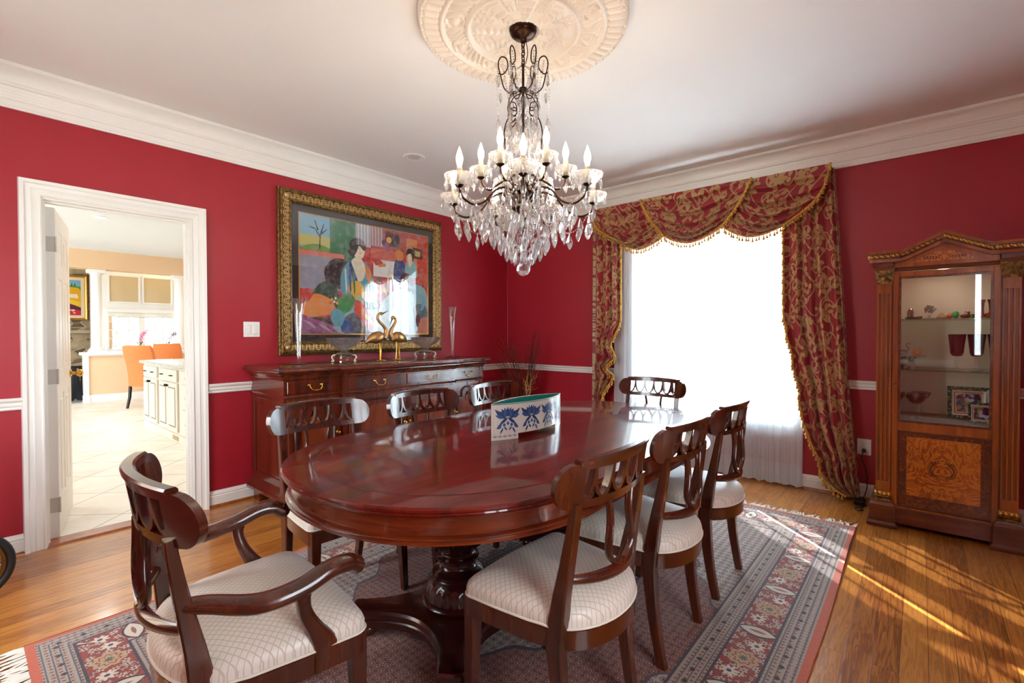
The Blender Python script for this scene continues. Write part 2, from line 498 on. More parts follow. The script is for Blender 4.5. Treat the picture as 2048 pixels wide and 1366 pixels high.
def m_oak():
    m = NT('oak_strip_floor', coat=.5, coatr=.12)
    o = m.obj(); x = m.xyz(o)
    v = m.cxyz(x[1], x[0], 0.0)
    br = m.t.nodes.new('ShaderNodeTexBrick')
    m.t.links.new(v, br.inputs['Vector']); br.offset = .37; br.offset_frequency = 2
    for k, q in dict(Scale=1.0).items(): br.inputs[k].default_value = q
    br.inputs['Brick Width'].default_value = 1.1; br.inputs['Row Height'].default_value = .083
    br.inputs['Mortar Size'].default_value = .0012; br.inputs['Mortar Smooth'].default_value = .3
    br.inputs['Color1'].default_value = (0, 0, 0, 1); br.inputs['Color2'].default_value = (1, 1, 1, 1); br.inputs['Mortar'].default_value = (.5, .5, .5, 1)
    bc = m.xyz(br.outputs['Color'])[0]
    off = m.cxyz(m.M('MULTIPLY', bc, 7.3), m.M('MULTIPLY', bc, 3.1), 0.0)
    q = m.VM('ADD', o, off)
    g = m.noise(m.map(q, sc=(26, 1.5, 1)), 1.4, 4, .6, 1.2)
    g2 = m.noise(m.map(q, sc=(160, 6, 1)), 1, 2)
    f = m.M('ADD', m.M('MULTIPLY', m.M('SINE', m.M('MULTIPLY', g, 30)), .16), m.M('ADD', m.M('MULTIPLY', bc, .3), m.M('MULTIPLY', g2, .45)))
    c = m.ramp(f, [(.1, '#7a4216'), (.4, '#a96a2a'), (.75, '#bf823a')])
    m.set('base', m.mix(br.outputs['Fac'], c, '#4a220a'))
    m.set('rough', m.M('ADD', .26, m.M('MULTIPLY', g2, .12)))
    m.bump(m.M('SUBTRACT', m.M('MULTIPLY', g2, .3), br.outputs['Fac']), .25, .0015); return m.m
OAK = m_oak()
def m_tile():
    m = NT('kitchen_travertine_tile', rough=.42)
    o = m.map(m.obj(), rot=(0, 0, radians(45))); br = m.t.nodes.new('ShaderNodeTexBrick')
    m.t.links.new(o, br.inputs['Vector']); br.offset = 0
    br.inputs['Scale'].default_value = 1; br.inputs['Brick Width'].default_value = .475; br.inputs['Row Height'].default_value = .475
    br.inputs['Mortar Size'].default_value = .004
    n = m.noise(m.obj(), 3, 4, .6, .5)
    c = m.ramp(n, [(.3, '#d8cfc0'), (.6, '#eae4d8')])
    m.set('base', m.mix(br.outputs['Fac'], c, '#9a9082')); return m.m
TILE = m_tile()
def m_stone():
    m = NT('fieldstone', rough=.85)
    o = m.map(m.obj(), sc=(1, 1, 1.7)); vo = m.t.nodes.new('ShaderNodeTexVoronoi'); m.t.links.new(o, vo.inputs['Vector']); vo.inputs['Scale'].default_value = 4.2
    v2 = m.t.nodes.new('ShaderNodeTexVoronoi'); v2.feature = 'DISTANCE_TO_EDGE'; m.t.links.new(o, v2.inputs['Vector']); v2.inputs['Scale'].default_value = 4.2
    k = m.xyz(vo.outputs['Color'])[0]
    c = m.ramp(k, [(.1, '#6b5a48'), (.4, '#a08c70'), (.7, '#c2b292'), (.95, '#8a8478')])
    c = m.mix(m.M('MULTIPLY', m.noise(m.obj(), 14, 3), .5), c, '#7a6a55')
    m.set('base', m.mix(m.M('LESS_THAN', v2.outputs['Distance'], .035), c, '#b9ae9a'))
    m.bump(m.smooth(v2.outputs['Distance'], 0, .12), .6, .03); return m.m
STONE = m_stone()
HX, HY = 1.2, 1.78
def m_rug():
    m = NT('persian_rug_pile', rough=.92, sheen=.25)
    o = m.obj(); x = m.xyz(o); ax, ay = m.M('ABSOLUTE', x[0]), m.M('ABSOLUTE', x[1])
    dx, dy = m.M('SUBTRACT', HX, ax), m.M('SUBTRACT', HY, ay)
    d = m.M('MINIMUM', dx, dy)
    side = m.M('LESS_THAN', dx, dy)          # nearer a long side
    along = m.M('ADD', m.M('MULTIPLY', side, x[1]), m.M('MULTIPLY', m.M('SUBTRACT', 1.0, side), x[0]))
    fine = m.noise(o, 170, 2)
    # field
    p, c, r, k = flower(m, o, 34, 4, .34, .25, .3)
    p2, c2, r2, _ = flower(m, m.VM('ADD', o, (.02, .015, 0)), 55, 3, .3, .8, .4)
    fld = m.mix(p2, '#6e2018', '#2a1a22'); fld = m.mix(m.band(r, .34, .45), fld, '#8e7466'); fld = m.mix(p, fld, '#8a4034'); fld = m.mix(c, fld, '#c9b39a')
    # spandrels
    sp = m.M('ADD', m.M('ADD', m.M('MULTIPLY', ax, 1.0), m.M('MULTIPLY', ay, .645)), m.M('MULTIPLY', m.M('SINE', m.M('MULTIPLY', ay, 26)), .028))
    q, qc, qr, _ = flower(m, o, 26, 4, .3, .1, .25)
    span = m.mix(m.band(qr, .33, .42), '#b9aa98', '#48506a'); span = m.mix(q, span, '#8c4a42'); span = m.mix(qc, span, '#20263c'); span = m.mix(p2, span, '#6f6a70')
    fc = m.mix(m.step(sp, 1.0), fld, span); fc = m.mix(m.band(sp, .992, 1.005), fc, '#3a3c4c')
    # medallion
    mr = m.M('ADD', m.M('SQRT', m.M('ADD', m.M('MULTIPLY', ax, ax), m.M('MULTIPLY', m.M('MULTIPLY', ay, ay), .42))), m.M('MULTIPLY', m.M('SINE', m.M('MULTIPLY', m.M('ARCTAN2', x[1], x[0]), 16)), .018))
    med = m.mix(p, '#1e2236', '#8c8070'); med = m.mix(c, med, '#7a2a22')
    fc = m.mix(m.M('LESS_THAN', mr, .46), fc, span); fc = m.mix(m.M('LESS_THAN', mr, .34), fc, med); fc = m.mix(m.band(mr, .452, .468), fc, '#1d2236')
    # main border
    b, bc, bR, bk = flower(m, o, 22, 6, .36, .8, .3)
    b2, b2c, b2R, _ = flower(m, m.VM('ADD', o, (.03, .04, 0)), 34, 3, .38, 1.0, .5)
    mb = m.mix(b2, '#8e3024', '#b39a86'); mb = m.mix(m.band(b2R, .3, .37), mb, '#2a2b40'); mb = m.mix(b, mb, '#c6b7a4'); mb = m.mix(bc, mb, '#343a55')
    al = m.M('SUBTRACT', m.M('FRACT', m.M('MULTIPLY', along, 1/.42)), .5)
    dm = m.M('SUBTRACT', d, .205)
    t2 = m.M('MULTIPLY', m.M('MULTIPLY', dm, dm), 6.6)
    dia = m.M('ADD', m.M('ABSOLUTE', m.M('MULTIPLY', al, .42)), t2)
    q2 = m.M('MULTIPLY', m.M('SUBTRACT', m.M('FRACT', m.M('ADD', m.M('MULTIPLY', along, 1/.42), .5)), .5), .42)
    ro = m.M('SQRT', m.M('ADD', m.M('MULTIPLY', q2, q2), m.M('MULTIPLY', dm, dm))); ra = m.M('ADD', ro, m.M('MULTIPLY', m.M('SINE', m.M('MULTIPLY', m.M('ARCTAN2', q2, dm), 9)), .005))
    mb = m.mix(m.M('LESS_THAN', ra, .052), mb, '#b59a76'); mb = m.mix(m.band(ra, .03, .036), mb, '#8e3024'); mb = m.mix(m.M('LESS_THAN', ra, .014), mb, '#56584e')
    s3 = m.M('MULTIPLY', m.M('SUBTRACT', m.M('FRACT', m.M('MULTIPLY', along, 1/.21)), .5), .21); d3 = m.M('ADD', dm, m.M('MULTIPLY', m.M('SINE', m.M('MULTIPLY', along, 2*pi/.42)), .022))
    rd = m.M('SQRT', m.M('ADD', m.M('MULTIPLY', s3, s3), m.M('MULTIPLY', d3, d3))); pe = m.M('ADD', rd, m.M('MULTIPLY', m.M('COSINE', m.M('MULTIPLY', m.M('ARCTAN2', s3, d3), 8)), .007))
    mb = m.mix(m.M('LESS_THAN', pe, .026), mb, '#d6cab8'); mb = m.mix(m.M('LESS_THAN', rd, .009), mb, '#2e3c5c')
    mb = m.mix(m.M('LESS_THAN', dia, .04), mb, '#1b1f33'); mb = m.mix(m.M('LESS_THAN', dia, .031), mb, '#d2c6b4'); mb = m.mix(m.M('LESS_THAN', dia, .008), mb, '#8a5a4e')
    # guards
    z, zc, zR, zk = flower(m, o, 44, 4, .4, .1, .3)
    gd = m.mix(z, '#a2988a', '#8f5a4c'); gd = m.mix(zc, gd, '#3b3a40')
    lf = m.M('ABSOLUTE', m.M('SUBTRACT', m.M('FRACT', m.M('MULTIPLY', d, 1/.026)), .5))
    gd = m.mix(m.M('LESS_THAN', lf, .09), gd, '#4c5666')
    hook = m.M('SUBTRACT', m.M('FRACT', m.M('MULTIPLY', along, 1/.075)), .5)
    hm = m.M('LESS_THAN', m.M('ADD', m.M('ABSOLUTE', m.M('MULTIPLY', hook, .075)), m.M('MINIMUM', m.M('ABSOLUTE', m.M('SUBTRACT', d, .083)), m.M('ABSOLUTE', m.M('SUBTRACT', d, .331)))), .012)
    gd = m.mix(hm, gd, '#16141a')
    C = m.mix(m.step(d, .028), '#bd5638', gd)
    C = m.mix(m.step(d, .134), C, mb)
    C = m.mix(m.step(d, .281), C, gd)
    C = m.mix(m.step(d, .381), C, fc)
    for e in (.134, .281, .381): C = m.mix(m.band(d, e-.006, e+.004), C, '#2c3142')
    C = m.mix(m.M('MULTIPLY', fine, .35), C, '#5a4038')
    m.set('base', C); m.bump(fine, .5, .004); return m.m
RUG = m_rug()
FRINGE = plain('rug_fringe_cotton', '#d8d0c4', .9)
def m_giltframe():
    m = NT('antique_gilt_frame', rough=.4, metal=.6)
    n = m.noise(m.obj(), 60, 3)
    m.set('base', m.ramp(n, [(.3, '#3e2c14'), (.5, '#7a5a2c'), (.7, '#a88650')])); return m.m
GILT = m_giltframe()
GILT_D = plain('dark_gilt_ground', '#3b2a16', .5, .3)
CANDLE = plain('cream_candle_sleeve', '#e9d9b4', .5)
BULB = NT('lit_candle_bulb', base='#fff0d0', rough=.3, emc=(1, .85, .68, 1), ems=BULBS).m
LAMP = NT('recessed_lamp_lens', base='#ffffff', emc=(1, .85, .65, 1), ems=9.0).m
CARVE = NT('frame_carving_gilt', base='#d2b078', rough=.4, metal=.6).m
OFFLENS = plain('unlit_lamp_lens', '#d8d4cc', .3)
PORC = plain('white_plastic', '#e8e6e2', .35)
SLOT = plain('dark_slot', '#1c1a18', .6)
NICKEL = plain('silver_plate', '#b9ad98', .28, 1.0)
CERAM = plain('cream_ceramic_glaze', '#d9d2c6', .25, coat=.5)
TEAL = plain('teal_interior_glaze', '#1c8074', .3, coat=.4)
BLUE = plain('cobalt_underglaze', '#3c5c8c', .3, coat=.4)
BLUE_D = plain('dark_cobalt_line', '#2c4470', .3, coat=.4)
TWIG_D = plain('dark_twig_bark', '#3a1c14', .8)
TWIG_R = plain('red_brown_twig_bark', '#7a3018', .7)
TWIG_T = plain('tan_twig_bark', '#c8925a', .7)
ORANGE = plain('orange_upholstery', '#d97c3e', .75, sheen=.2)
DOORW = m_paint('door_white_paint', '#eeede8', .4)
KCAB = m_paint('glazed_cream_cabinet', '#dcd6c8', .4)
KGLZ = plain('brown_glaze_line', '#7a6a54', .5)
GRANITE = NT('pale_granite', rough=.12)
_n = GRANITE.noise(GRANITE.obj(), 90, 3); GRANITE.set('base', GRANITE.ramp(_n, [(.35, '#8f988f'), (.5, '#c9cec8'), (.7, '#e6e8e4')])); GRANITE = GRANITE.m
# ---------------------------------------------------------------- the room shell
H = 2.74; RX = 4.85; RY = -5.1
DY0, DY1, DZ = -4.095, -3.365, 2.035      # doorway in the left wall
WX0, WX1, WZ0, WZ1 = 1.72, 3.08, .54, 2.28   # window in the back wall

def wall(name, axis, t0, t1, u0, u1, holes, mat, label, z1=H, z0=0.0):
    mb = MB(); ed = sorted({u0, u1, *[h[0] for h in holes], *[h[1] for h in holes]})
    for a, b in zip(ed, ed[1:]):
        hs = [h for h in holes if h[0] < (a+b)/2 < h[1]]
        segs = [(z0, z1)] if not hs else [(z0, hs[0][2]), (hs[0][3], z1)]
        for p, q in segs:
            if q-p < 1e-4: continue
            if axis == 'x': mb.box(t0, t1, a, b, p, q)
            else: mb.box(a, b, t0, t1, p, q)
    return tag(mb.build(name, mat, smooth=False), label, kind='structure')
wall('wall_left', 'x', -.06, 0, RY, 0, [(DY0, DY1, 0, DZ)], RED, 'red painted wall with the doorway and the large painting')
wall('wall_back', 'y', 0, .16, 0, RX, [(WX0, WX1, WZ0, WZ1)], RED, 'red painted wall with the draped window')
wall('wall_right', 'x', RX, RX+.12, RY, .16, [(-4.3, -3.5, .5, 2.25)], RED, 'red painted wall beside the display cabinet')
wall('wall_front', 'y', RY-.12, RY, -.06, RX+.12, [(.8, 1.8, .5, 2.25), (4.39, 4.47, .95, 2.28)], RED, 'red painted wall behind the viewpoint')
mb = MB(); mb.box(0, RX, RY, 0, -.05, 0); tag(mb.build('floor', OAK, smooth=False), 'honey oak strip floor', kind='structure')
mb = MB(); mb.box(-.06, RX+.12, RY-.12, .16, H, H+.05); tag(mb.build('ceiling', CEIL, smooth=False), 'plain off white ceiling', kind='structure')

CROWN = [(0, 2.508), (.012, 2.508), (.013, 2.522), (.009, 2.526), (.011, 2.552), (.016, 2.556), (.014, 2.562), (.017, 2.572), (.0155, 2.577), (.0185, 2.588),
         (.017, 2.593), (.02, 2.604), (.0185, 2.609), (.022, 2.622), (.020, 2.627), (.03, 2.632), (.033, 2.64), (.028, 2.648), (.032, 2.664),
         (.04, 2.684), (.053, 2.702), (.066, 2.712), (.072, 2.716), (.08, 2.72), (.082, 2.731), (.08, 2.74), (0, 2.74)]
RAIL = [(0, .823), (.012, .823), (.016, .83), (.012, .838), (.022, .846), (.024, .856), (.02, .862), (.026, .868), (.034, .876), (.036, .884), (.03, .89), (0, .89)]
BASE = [(0, 0), (.016, 0), (.016, .078), (.012, .083), (.015, .09), (.013, .1), (.007, .108), (.004, .115), (0, .115)]
SHOE = [(0, 0), (.03, 0), (.028, .009), (.022, .016), (.016, .018), (0, .018)]
def run(kind, prof, mat, segs, label):
    for k, (nm, p0, p1, out, m0, m1) in enumerate(segs):
        mb = MB(); mb.mould(prof, p0, p1, out, m0, m1)
        tag(mb.build(nm, mat, ang=28), label % nm.split('_')[-1], kind='structure')
run('crown', CROWN, WHITE, [('trim_1', (0, RY, 0), (0, 0, 0), (1, 0, 0), 1, 1), ('trim_2', (0, 0, 0), (RX, 0, 0), (0, -1, 0), 1, 1),
    ('trim_3', (RX, 0, 0), (RX, RY, 0), (-1, 0, 0), 1, 1), ('trim_4', (RX, RY, 0), (0, RY, 0), (0, 1, 0), 1, 1)], 'cream crown moulding, run %s')
run('rail', RAIL, WHITE, [('trim_5', (0, RY, 0), (0, -4.19, 0), (1, 0, 0), 1, 0), ('trim_6', (0, -3.262, 0), (0, 0, 0), (1, 0, 0), 0, 1),
    ('trim_7', (0, 0, 0), (1.62, 0, 0), (0, -1, 0), 1, 0), ('trim_8', (3.17, 0, 0), (RX, 0, 0), (0, -1, 0), 0, 1),
    ('trim_9', (RX, 0, 0), (RX, -3.1, 0), (-1, 0, 0), 1, 0), ('trim_10', (4.2, RY, 0), (2.35, RY, 0), (0, 1, 0), 0, 0)], 'cream chair rail, run %s')
BSEG = [('left', (0, -3.262, 0), (0, 0, 0), (1, 0, 0), 0, 1), ('back', (0, 0, 0), (RX, 0, 0), (0, -1, 0), 1, 1),
        ('right', (RX, 0, 0), (RX, RY, 0), (-1, 0, 0), 1, 1), ('front', (RX, RY, 0), (0, RY, 0), (0, 1, 0), 1, 1), ('near', (0, RY, 0), (0, -4.19, 0), (1, 0, 0), 1, 0)]
for nm, p0, p1, out, m0, m1 in BSEG:
    mb = MB(); mb.mould(BASE, p0, p1, out, m0, m1); b = tag(mb.build('baseboard_'+nm, WHITE, ang=28), 'cream baseboard', kind='structure')
    mb = MB(); mb.mould(SHOE, p0, p1, out, m0, m1); mb.build('shoe_moulding', CHERRY, b)

# door casing, jamb, threshold
CAS = [(0, 0), (.016, 0), (.018, .006), (.012, .012), (.014, .03), (.02, .042), (.016, .047), (.018, .066), (.028, .072), (.03, .09), (.012, .094), (0, .094)]
def casing(prof, opening, x, sgn, mat, name, label):
    y0, y1, zt = opening; mb = MB()
    def rail(p0, p1, side):
        n = len(prof); vs = []
        for p, kind in ((p0, 0), (p1, 1)):
            for a, b in prof:
                vs.append((x+sgn*a, *p(b)))
        fs = [(i, (i+1) % n, n+(i+1) % n, n+i) for i in range(n)]+[list(range(n))[::-1], [n+i for i in range(n)]]
        mb.add(vs, fs)
    rail(lambda b: (y0-b, 0), lambda b: (y0-b, zt+b), -1)
    rail(lambda b: (y1+b, 0), lambda b: (y1+b, zt+b), 1)
    rail(lambda b: (y0-b, zt+b), lambda b: (y1+b, zt+b), 0)
    return tag(mb.build(name, mat, ang=25), label, kind='structure')
casing([(a, b+.006) for a, b in CAS], (DY0, DY1, DZ), 0.0, 1, WHITE, 'trim_11', 'cream stepped casing around the kitchen doorway')
mb = MB()
mb.box(-.125, .004, DY0-.02, DY0+.004, 0, DZ+.004); mb.box(-.125, .004, DY1-.004, DY1+.02, 0, DZ+.004); mb.box(-.125, .004, DY0, DY1, DZ-.004, DZ+.02)
mb.box(-.07, -.035, DY0, DY0+.014, 0, DZ); mb.box(-.07, -.035, DY1-.014, DY1, 0, DZ); mb.box(-.07, -.035, DY0, DY1, DZ-.014, DZ)
tag(mb.build('trim_12', WHITE, smooth=False), 'cream door jamb with stop', kind='structure')
mb = MB(); mb.mould([(0, 0), (.13, 0), (.125, .012), (.02, .016), (.006, .01)], (-.12, DY0, 0), (-.12, DY1, 0), (1, 0, 0))
tag(mb.build('trim_13', CHERRY, smooth=False), 'stained oak threshold under the kitchen doorway', kind='structure')

# ---------------------------------------------------------------- window in the back wall
win = struct('window_1', (0, 0, 0), 'tall double window behind the sheers')
mb = MB()
for a, b in ((WX0-.085, WX0+.012), (WX1-.012, WX1+.085)): mb.box(a, b, -.022, .0, WZ0-.06, WZ1+.09, .004)
mb.box(WX0-.085, WX1+.085, -.022, .0, WZ1-.012, WZ1+.09, .004); mb.box(WX0-.08, WX1+.08, -.02, .0, WZ0-.11, WZ0-.03, .004)
for a, b in ((WX0, WX0+.03), (WX1-.03, WX1)): mb.box(a, b, 0, .15, WZ0, WZ1)
mb.box(WX0, WX1, 0, .15, WZ1-.03, WZ1); mb.box(WX0, WX1, 0, .15, WZ0, WZ0+.02)
MC = 2.455
mb.box(MC-.065, MC+.065, -.018, .13, WZ0, WZ1, .004)
mb.build('window_frame', WHITE, win)
mb = MB(); mb.box(WX0-.11, WX1+.11, -.034, .02, WZ0-.03, WZ0+.004, .006); mb.build('window_sill', WHITE, win)
for (a, b) in ((WX0+.03, MC-.065), (MC+.065, WX1-.03)):
    for (z0, z1, y) in ((WZ0+.02, 1.36, .05), (1.32, WZ1-.03, .09)):
        mb = MB(); s = .038
        mb.box(a, a+s, y, y+.035, z0, z1); mb.box(b-s, b, y, y+.035, z0, z1); mb.box(a, b, y, y+.035, z0, z0+s); mb.box(a, b, y, y+.035, z1-s, z1)
        for k in (1, 2):
            xm = lerp(a+s, b-s, k/3); mb.box(xm-.008, xm+.008, y+.006, y+.028, z0, z1)
        zm = (z0+z1)/2; mb.box(a, b, y+.006, y+.028, zm-.008, zm+.008)
        sa = mb.build('sash', WHITE, win, smooth=False)
        mb = MB(); mb.box(a+s, b-s, y+.015, y+.019, z0+s, z1-s); mb.build('pane', PANE, sa, smooth=False)
# out-of-view windows of the other two walls; wide ones added for fill light
for nm, (axis, t, a, b, z0, z1) in dict(fill_window_2=('y', RY-.09, .8, 1.8, .5, 2.25), fill_window_3=('x', RX+.06, -4.3, -3.5, .5, 2.25), window_4=('y', RY-.09, 4.39, 4.47, .95, 2.28)).items():
    w = struct(nm, (0, 0, 0), 'white framed window'); mb = MB()
    def bx(u0, u1, p, q, d0=-.03, d1=.03):
        if axis == 'y': mb.box(u0, u1, t+d0, t+d1, p, q)
        else: mb.box(t+d0, t+d1, u0, u1, p, q)
    e = .045 if b-a > .5 else .012
    bx(a, a+e, z0, z1); bx(b-e, b, z0, z1); bx(a, b, z0, z0+e); bx(a, b, z1-e, z1)
    if b-a > .5: bx((a+b)/2-.04, (a+b)/2+.04, z0, z1); bx(a, b, (z0+z1)/2-.025, (z0+z1)/2+.025)
    mb.build('window_frame', WHITE, w, smooth=False)
    mb = MB(); bx(a+e, b-e, z0+e, z1-e, -.003, .003); mb.build('pane', PANE, w, smooth=False)

# outdoors; pale ground colour is added to bounce sun up through the window
mb = MB(); mb.box(-60, 60, -60, 60, -.75, -.7)
tag(mb.build('ground', NT('pale_bounce_ground', base='#b9b8ae', rough=.95).m, smooth=False), 'pale paved ground outside', kind='structure')

# ---------------------------------------------------------------- ceiling medallion
CX, CY = 2.40, -2.63
RM = .5
def med_h(r, a):
    t = r/RM; h = .0
    def bump(c, w): return max(0, 1-((t-c)/w)**2)
    h += .018*(1 if t < .985 else max(0, (1-t)/.015))
    if .80 < t < .97:
        ph = (a*60/(2*pi)) % 1; h += .014*sqrt(max(0, 1-((ph-.5)*2.15)**2))*min(1, (t-.80)/.02, (.97-t)/.03)
    h += .014*bump(.975, .02)*(.6+.4*cos(a*120)) + .016*bump(.785, .022)
    if .56 < t < .76:
        u = (a*10/(2*pi)) % 1; du = (u-.5)*2*pi/10*t; dv = t-.66; rr = sqrt(du*du+dv*dv)
        h += .016*max(0, 1-(rr/.055)**2)+.01*max(0, 1-((rr-.085)/.014)**2)
        fl = .5+.5*cos(a*10); ww = .5+.5*sin(a*70+t*60)
        h += .014*max(0, fl-.55)*2.2*ww*max(0, 1-((t-.66)/.085)**2)
        h += .004*ww
    h += .02*bump(.535, .028) + .008*bump(.765, .012)
    if t < .52:
        ph = cos(a*8); lf = max(0, ph)**.5
        h += .004+.02*lf*max(0, 1-((t-.3)/.2)**2)*(.55+.45*cos(t*95+3*abs(sin(a*4))))
        ph2 = cos(a*8+pi); lf2 = max(0, ph2)**.6
        h += .016*lf2*max(0, 1-((t-.4)/.12)**2)*(.5+.5*sin(a*48))*(.6+.4*cos(t*120))
        h += .014*bump(.12, .05)
    if t < .15: h = min(h, .012)
    return h*1.45
mb = MB()
mb.grid(lambda a, b: (RM*b*cos(2*pi*a), RM*b*sin(2*pi*a), -med_h(RM*b, 2*pi*a) if b < .9999 else 0), 720, 96, closeu=True)
o = mb.build('ceiling_medallion', PLASTER, ang=180, recalc=True); o.location = (CX, CY, H)
tag(o, 'round ornate plaster ceiling medallion above the chandelier', 'ceiling medallion')
# recessed lamp
def can_light(x, y, z, name, label, lens=None):
    t = thing(name, (x, y, z), label, 'ceiling light'); mb = MB()
    mb.lathe([(.05, -.003), (.06, -.008), (.085, -.008), (.09, 0), (.05, .0)], n=28); mb.build('trim_ring', KWHITE, t)
    mb = MB(); mb.lathe([(0, -.004), (.05, -.004), (.05, -.002), (0, -.002)], n=24); mb.build('lens', lens or LAMP, t); return t
t = can_light(.611, -1.896, H, 'ceiling_downlight', 'small unlit recessed downlight in the ceiling above the sideboard', OFFLENS)

# switch and outlet
t = thing('light_switch', (0, -2.965, 1.284), 'white double rocker switch plate on the red wall left of the painting', 'light switch')
mb = MB(); mb.box(0, .007, -.058, .058, -.058, .058, .003); mb.build('plate', PORC, t)
for s in (-1, 1):
    mb = MB(); mb.box(.004, .011, s*.023-.016, s*.023+.016, -.033, .033, .003); mb.build('rocker', PORC, t)
t = thing('wall_outlet', (3.555, 0, .392), 'white wall outlet between the drape and the display cabinet', 'outlet')
mb = MB(); mb.box(-.043, .043, -.007, 0, -.06, .06, .003); mb.build('plate', PORC, t)
for s in (-1, 1):
    mb = MB(); mb.lathe([(0, 0), (.017, 0), (.017, .004), (0, .004)], n=20, M=Matrix.Translation((0, -.006, s*.02)) @ Matrix.Rotation(pi/2, 4, 'X')); f = mb.build('socket', PORC, t)
    mb = MB()
    for dx in (-.006, .006): mb.box(dx-.0012, dx+.0012, -.0115, -.009, s*.02, s*.02+.009)
    mb.box(-.002, .002, -.0115, -.009, s*.02-.01, s*.02-.006); mb.build('slot', SLOT, f)
t = thing('power_cord', (3.555, -.02, .37), 'black power cord plugged in the outlet with an adapter block on the floor', 'cord')
mb = MB(); mb.box(-.012, .012, -.03, 0, -.012, .012, .004); mb.build('plug', BLACK, t)
mb = MB(); mb.tube(catmull([(0, -.03, -.005), (-.012, -.045, -.05), (.01, -.03, -.12), (.022, -.02, -.2), (.02, -.03, -.28), (.0, -.06, -.345), (-.04, -.09, -.3655), (-.03, -.14, -.3665), (.01, -.14, -.3665), (.02, -.12, -.3655)], 8), .003, 6); mb.build('cable', BLACK, t)
mb = MB(); mb.box(-.045, .02, -.19, -.08, -.369, -.335, .008); mb.build('adapter', BLACK, t)
mb = MB(); mb.tube(catmull([(.03, -.17, -.36), (.0, -.22, -.3665), (-.03, -.26, -.3665), (-.01, -.31, -.3665), (.02, -.28, -.3665)], 8), .003, 6); mb.build('cable', BLACK, t)
# ---------------------------------------------------------------- chairs
def seat_outline(k=1.0, dx=0.0, n=22, ws=1.0, yf=1.0, yb=1.0):
    """ccw seat plan: straight tapering sides, round back, softly bowed front"""
    P = []
    def cor(cx, cy, r, a0, a1, m=5):
        for i in range(m+1):
            a = lerp(a0, a1, i/m); P.append((cx+r*cos(a), cy+r*sin(a)))
    cor(.215, .185, .03, 0, pi/2); 
    for i in range(1, 6): P.append((lerp(.215, -.215, i/6), .215+.012*sin(pi*i/6)))
    cor(-.215, .185, .03, pi/2, pi)
    P.append((-.236, .08)); P.append((-.222, -.03))
    for i in range(0, n+1):
        a = pi+pi*i/n; P.append((.212*cos(a), -.07+.145*sin(a)))
    P.append((.222, -.03)); P.append((.236, .08))
    return [(x*k*ws+(dx if x > 0 else -dx), ((y*(yf if y > 0 else yb))-.02)*k+.02) for x, y in P]
PY = lambda z: interp([(0, -.155), (.1, -.135), (.22, -.118), (.36, -.108), (.47, -.117), (.6, -.142), (.72, -.163), (.78, -.171)], z)
RAILR = .56
def rail_pt(s, t, u):
    """s along the rail, t up from its centre, u outward (towards the back)"""
    a = s/RAILR
    y0 = -.208+RAILR*(1-cos(a))
    nx, ny = sin(a), -cos(a)
    return (RAILR*sin(a)+nx*u, y0+ny*u-.16*t, .829+t)
def rail_shapes():
    L, hh = .272, .064
    out = []
    for i in range(15):
        a = -pi/2+pi*i/14; out.append((L-.056+.056*cos(a), (hh-.002)*sin(a)))
    for i in range(1, 12): out.append((lerp(L-.056, -(L-.056), i/12), hh-.002+.008*sin(pi*i/12)))
    for i in range(15):
        a = pi/2+pi*i/14; out.append((-(L-.056)+.056*cos(a), (hh-.002)*sin(a)))
    for i in range(1, 12): out.append((lerp(-(L-.056), L-.056, i/12), -hh+.002-.004*sin(pi*i/12)))
    holes = []; p = .0715; top, bot = .044, -.038
    W = lambda t: (p/2-.0055)*sqrt(max(0, 1-(max(0, top-t)/(top-bot))**1.7)) if t > bot else 0
    N = 9
    for k in (-1.5, -.5, .5, 1.5):
        c = k*p; r = [(c+W(lerp(top, bot, i/N)), lerp(top, bot, i/N)) for i in range(N+1)]
        l = [(c-W(lerp(bot, top, i/N)), lerp(bot, top, i/N)) for i in range(1, N+1)]
        holes.append((r+l)[::-1])
    for sg in (-1, 1):
        c = sg*2.5*p; r = [(c-sg*W(lerp(top, bot, i/N)), lerp(top, bot, i/N)) for i in range(N+1)]
        holes.append(r+[(c, top)])
    for k in (-2, -1, 0, 1, 2):
        c = k*p; b0 = bot-.004
        HW = lambda t: p/2-W(t)-.0115 if t > bot else p/2-.009
        t1 = bot+.004
        while HW(t1) > .002 and t1 < top: t1 += .001
        q = [(c+HW(lerp(b0, t1, i/6)), lerp(b0, t1, i/6)) for i in range(7)]+[(c-HW(lerp(t1, b0, i/6)), lerp(t1, b0, i/6)) for i in range(7)]
        holes.append(q)
    return out, holes
_o, _h = rail_shapes()
RAILMESH = filled([_o]+_h, [i*.011 for i in range(-24, 25)])

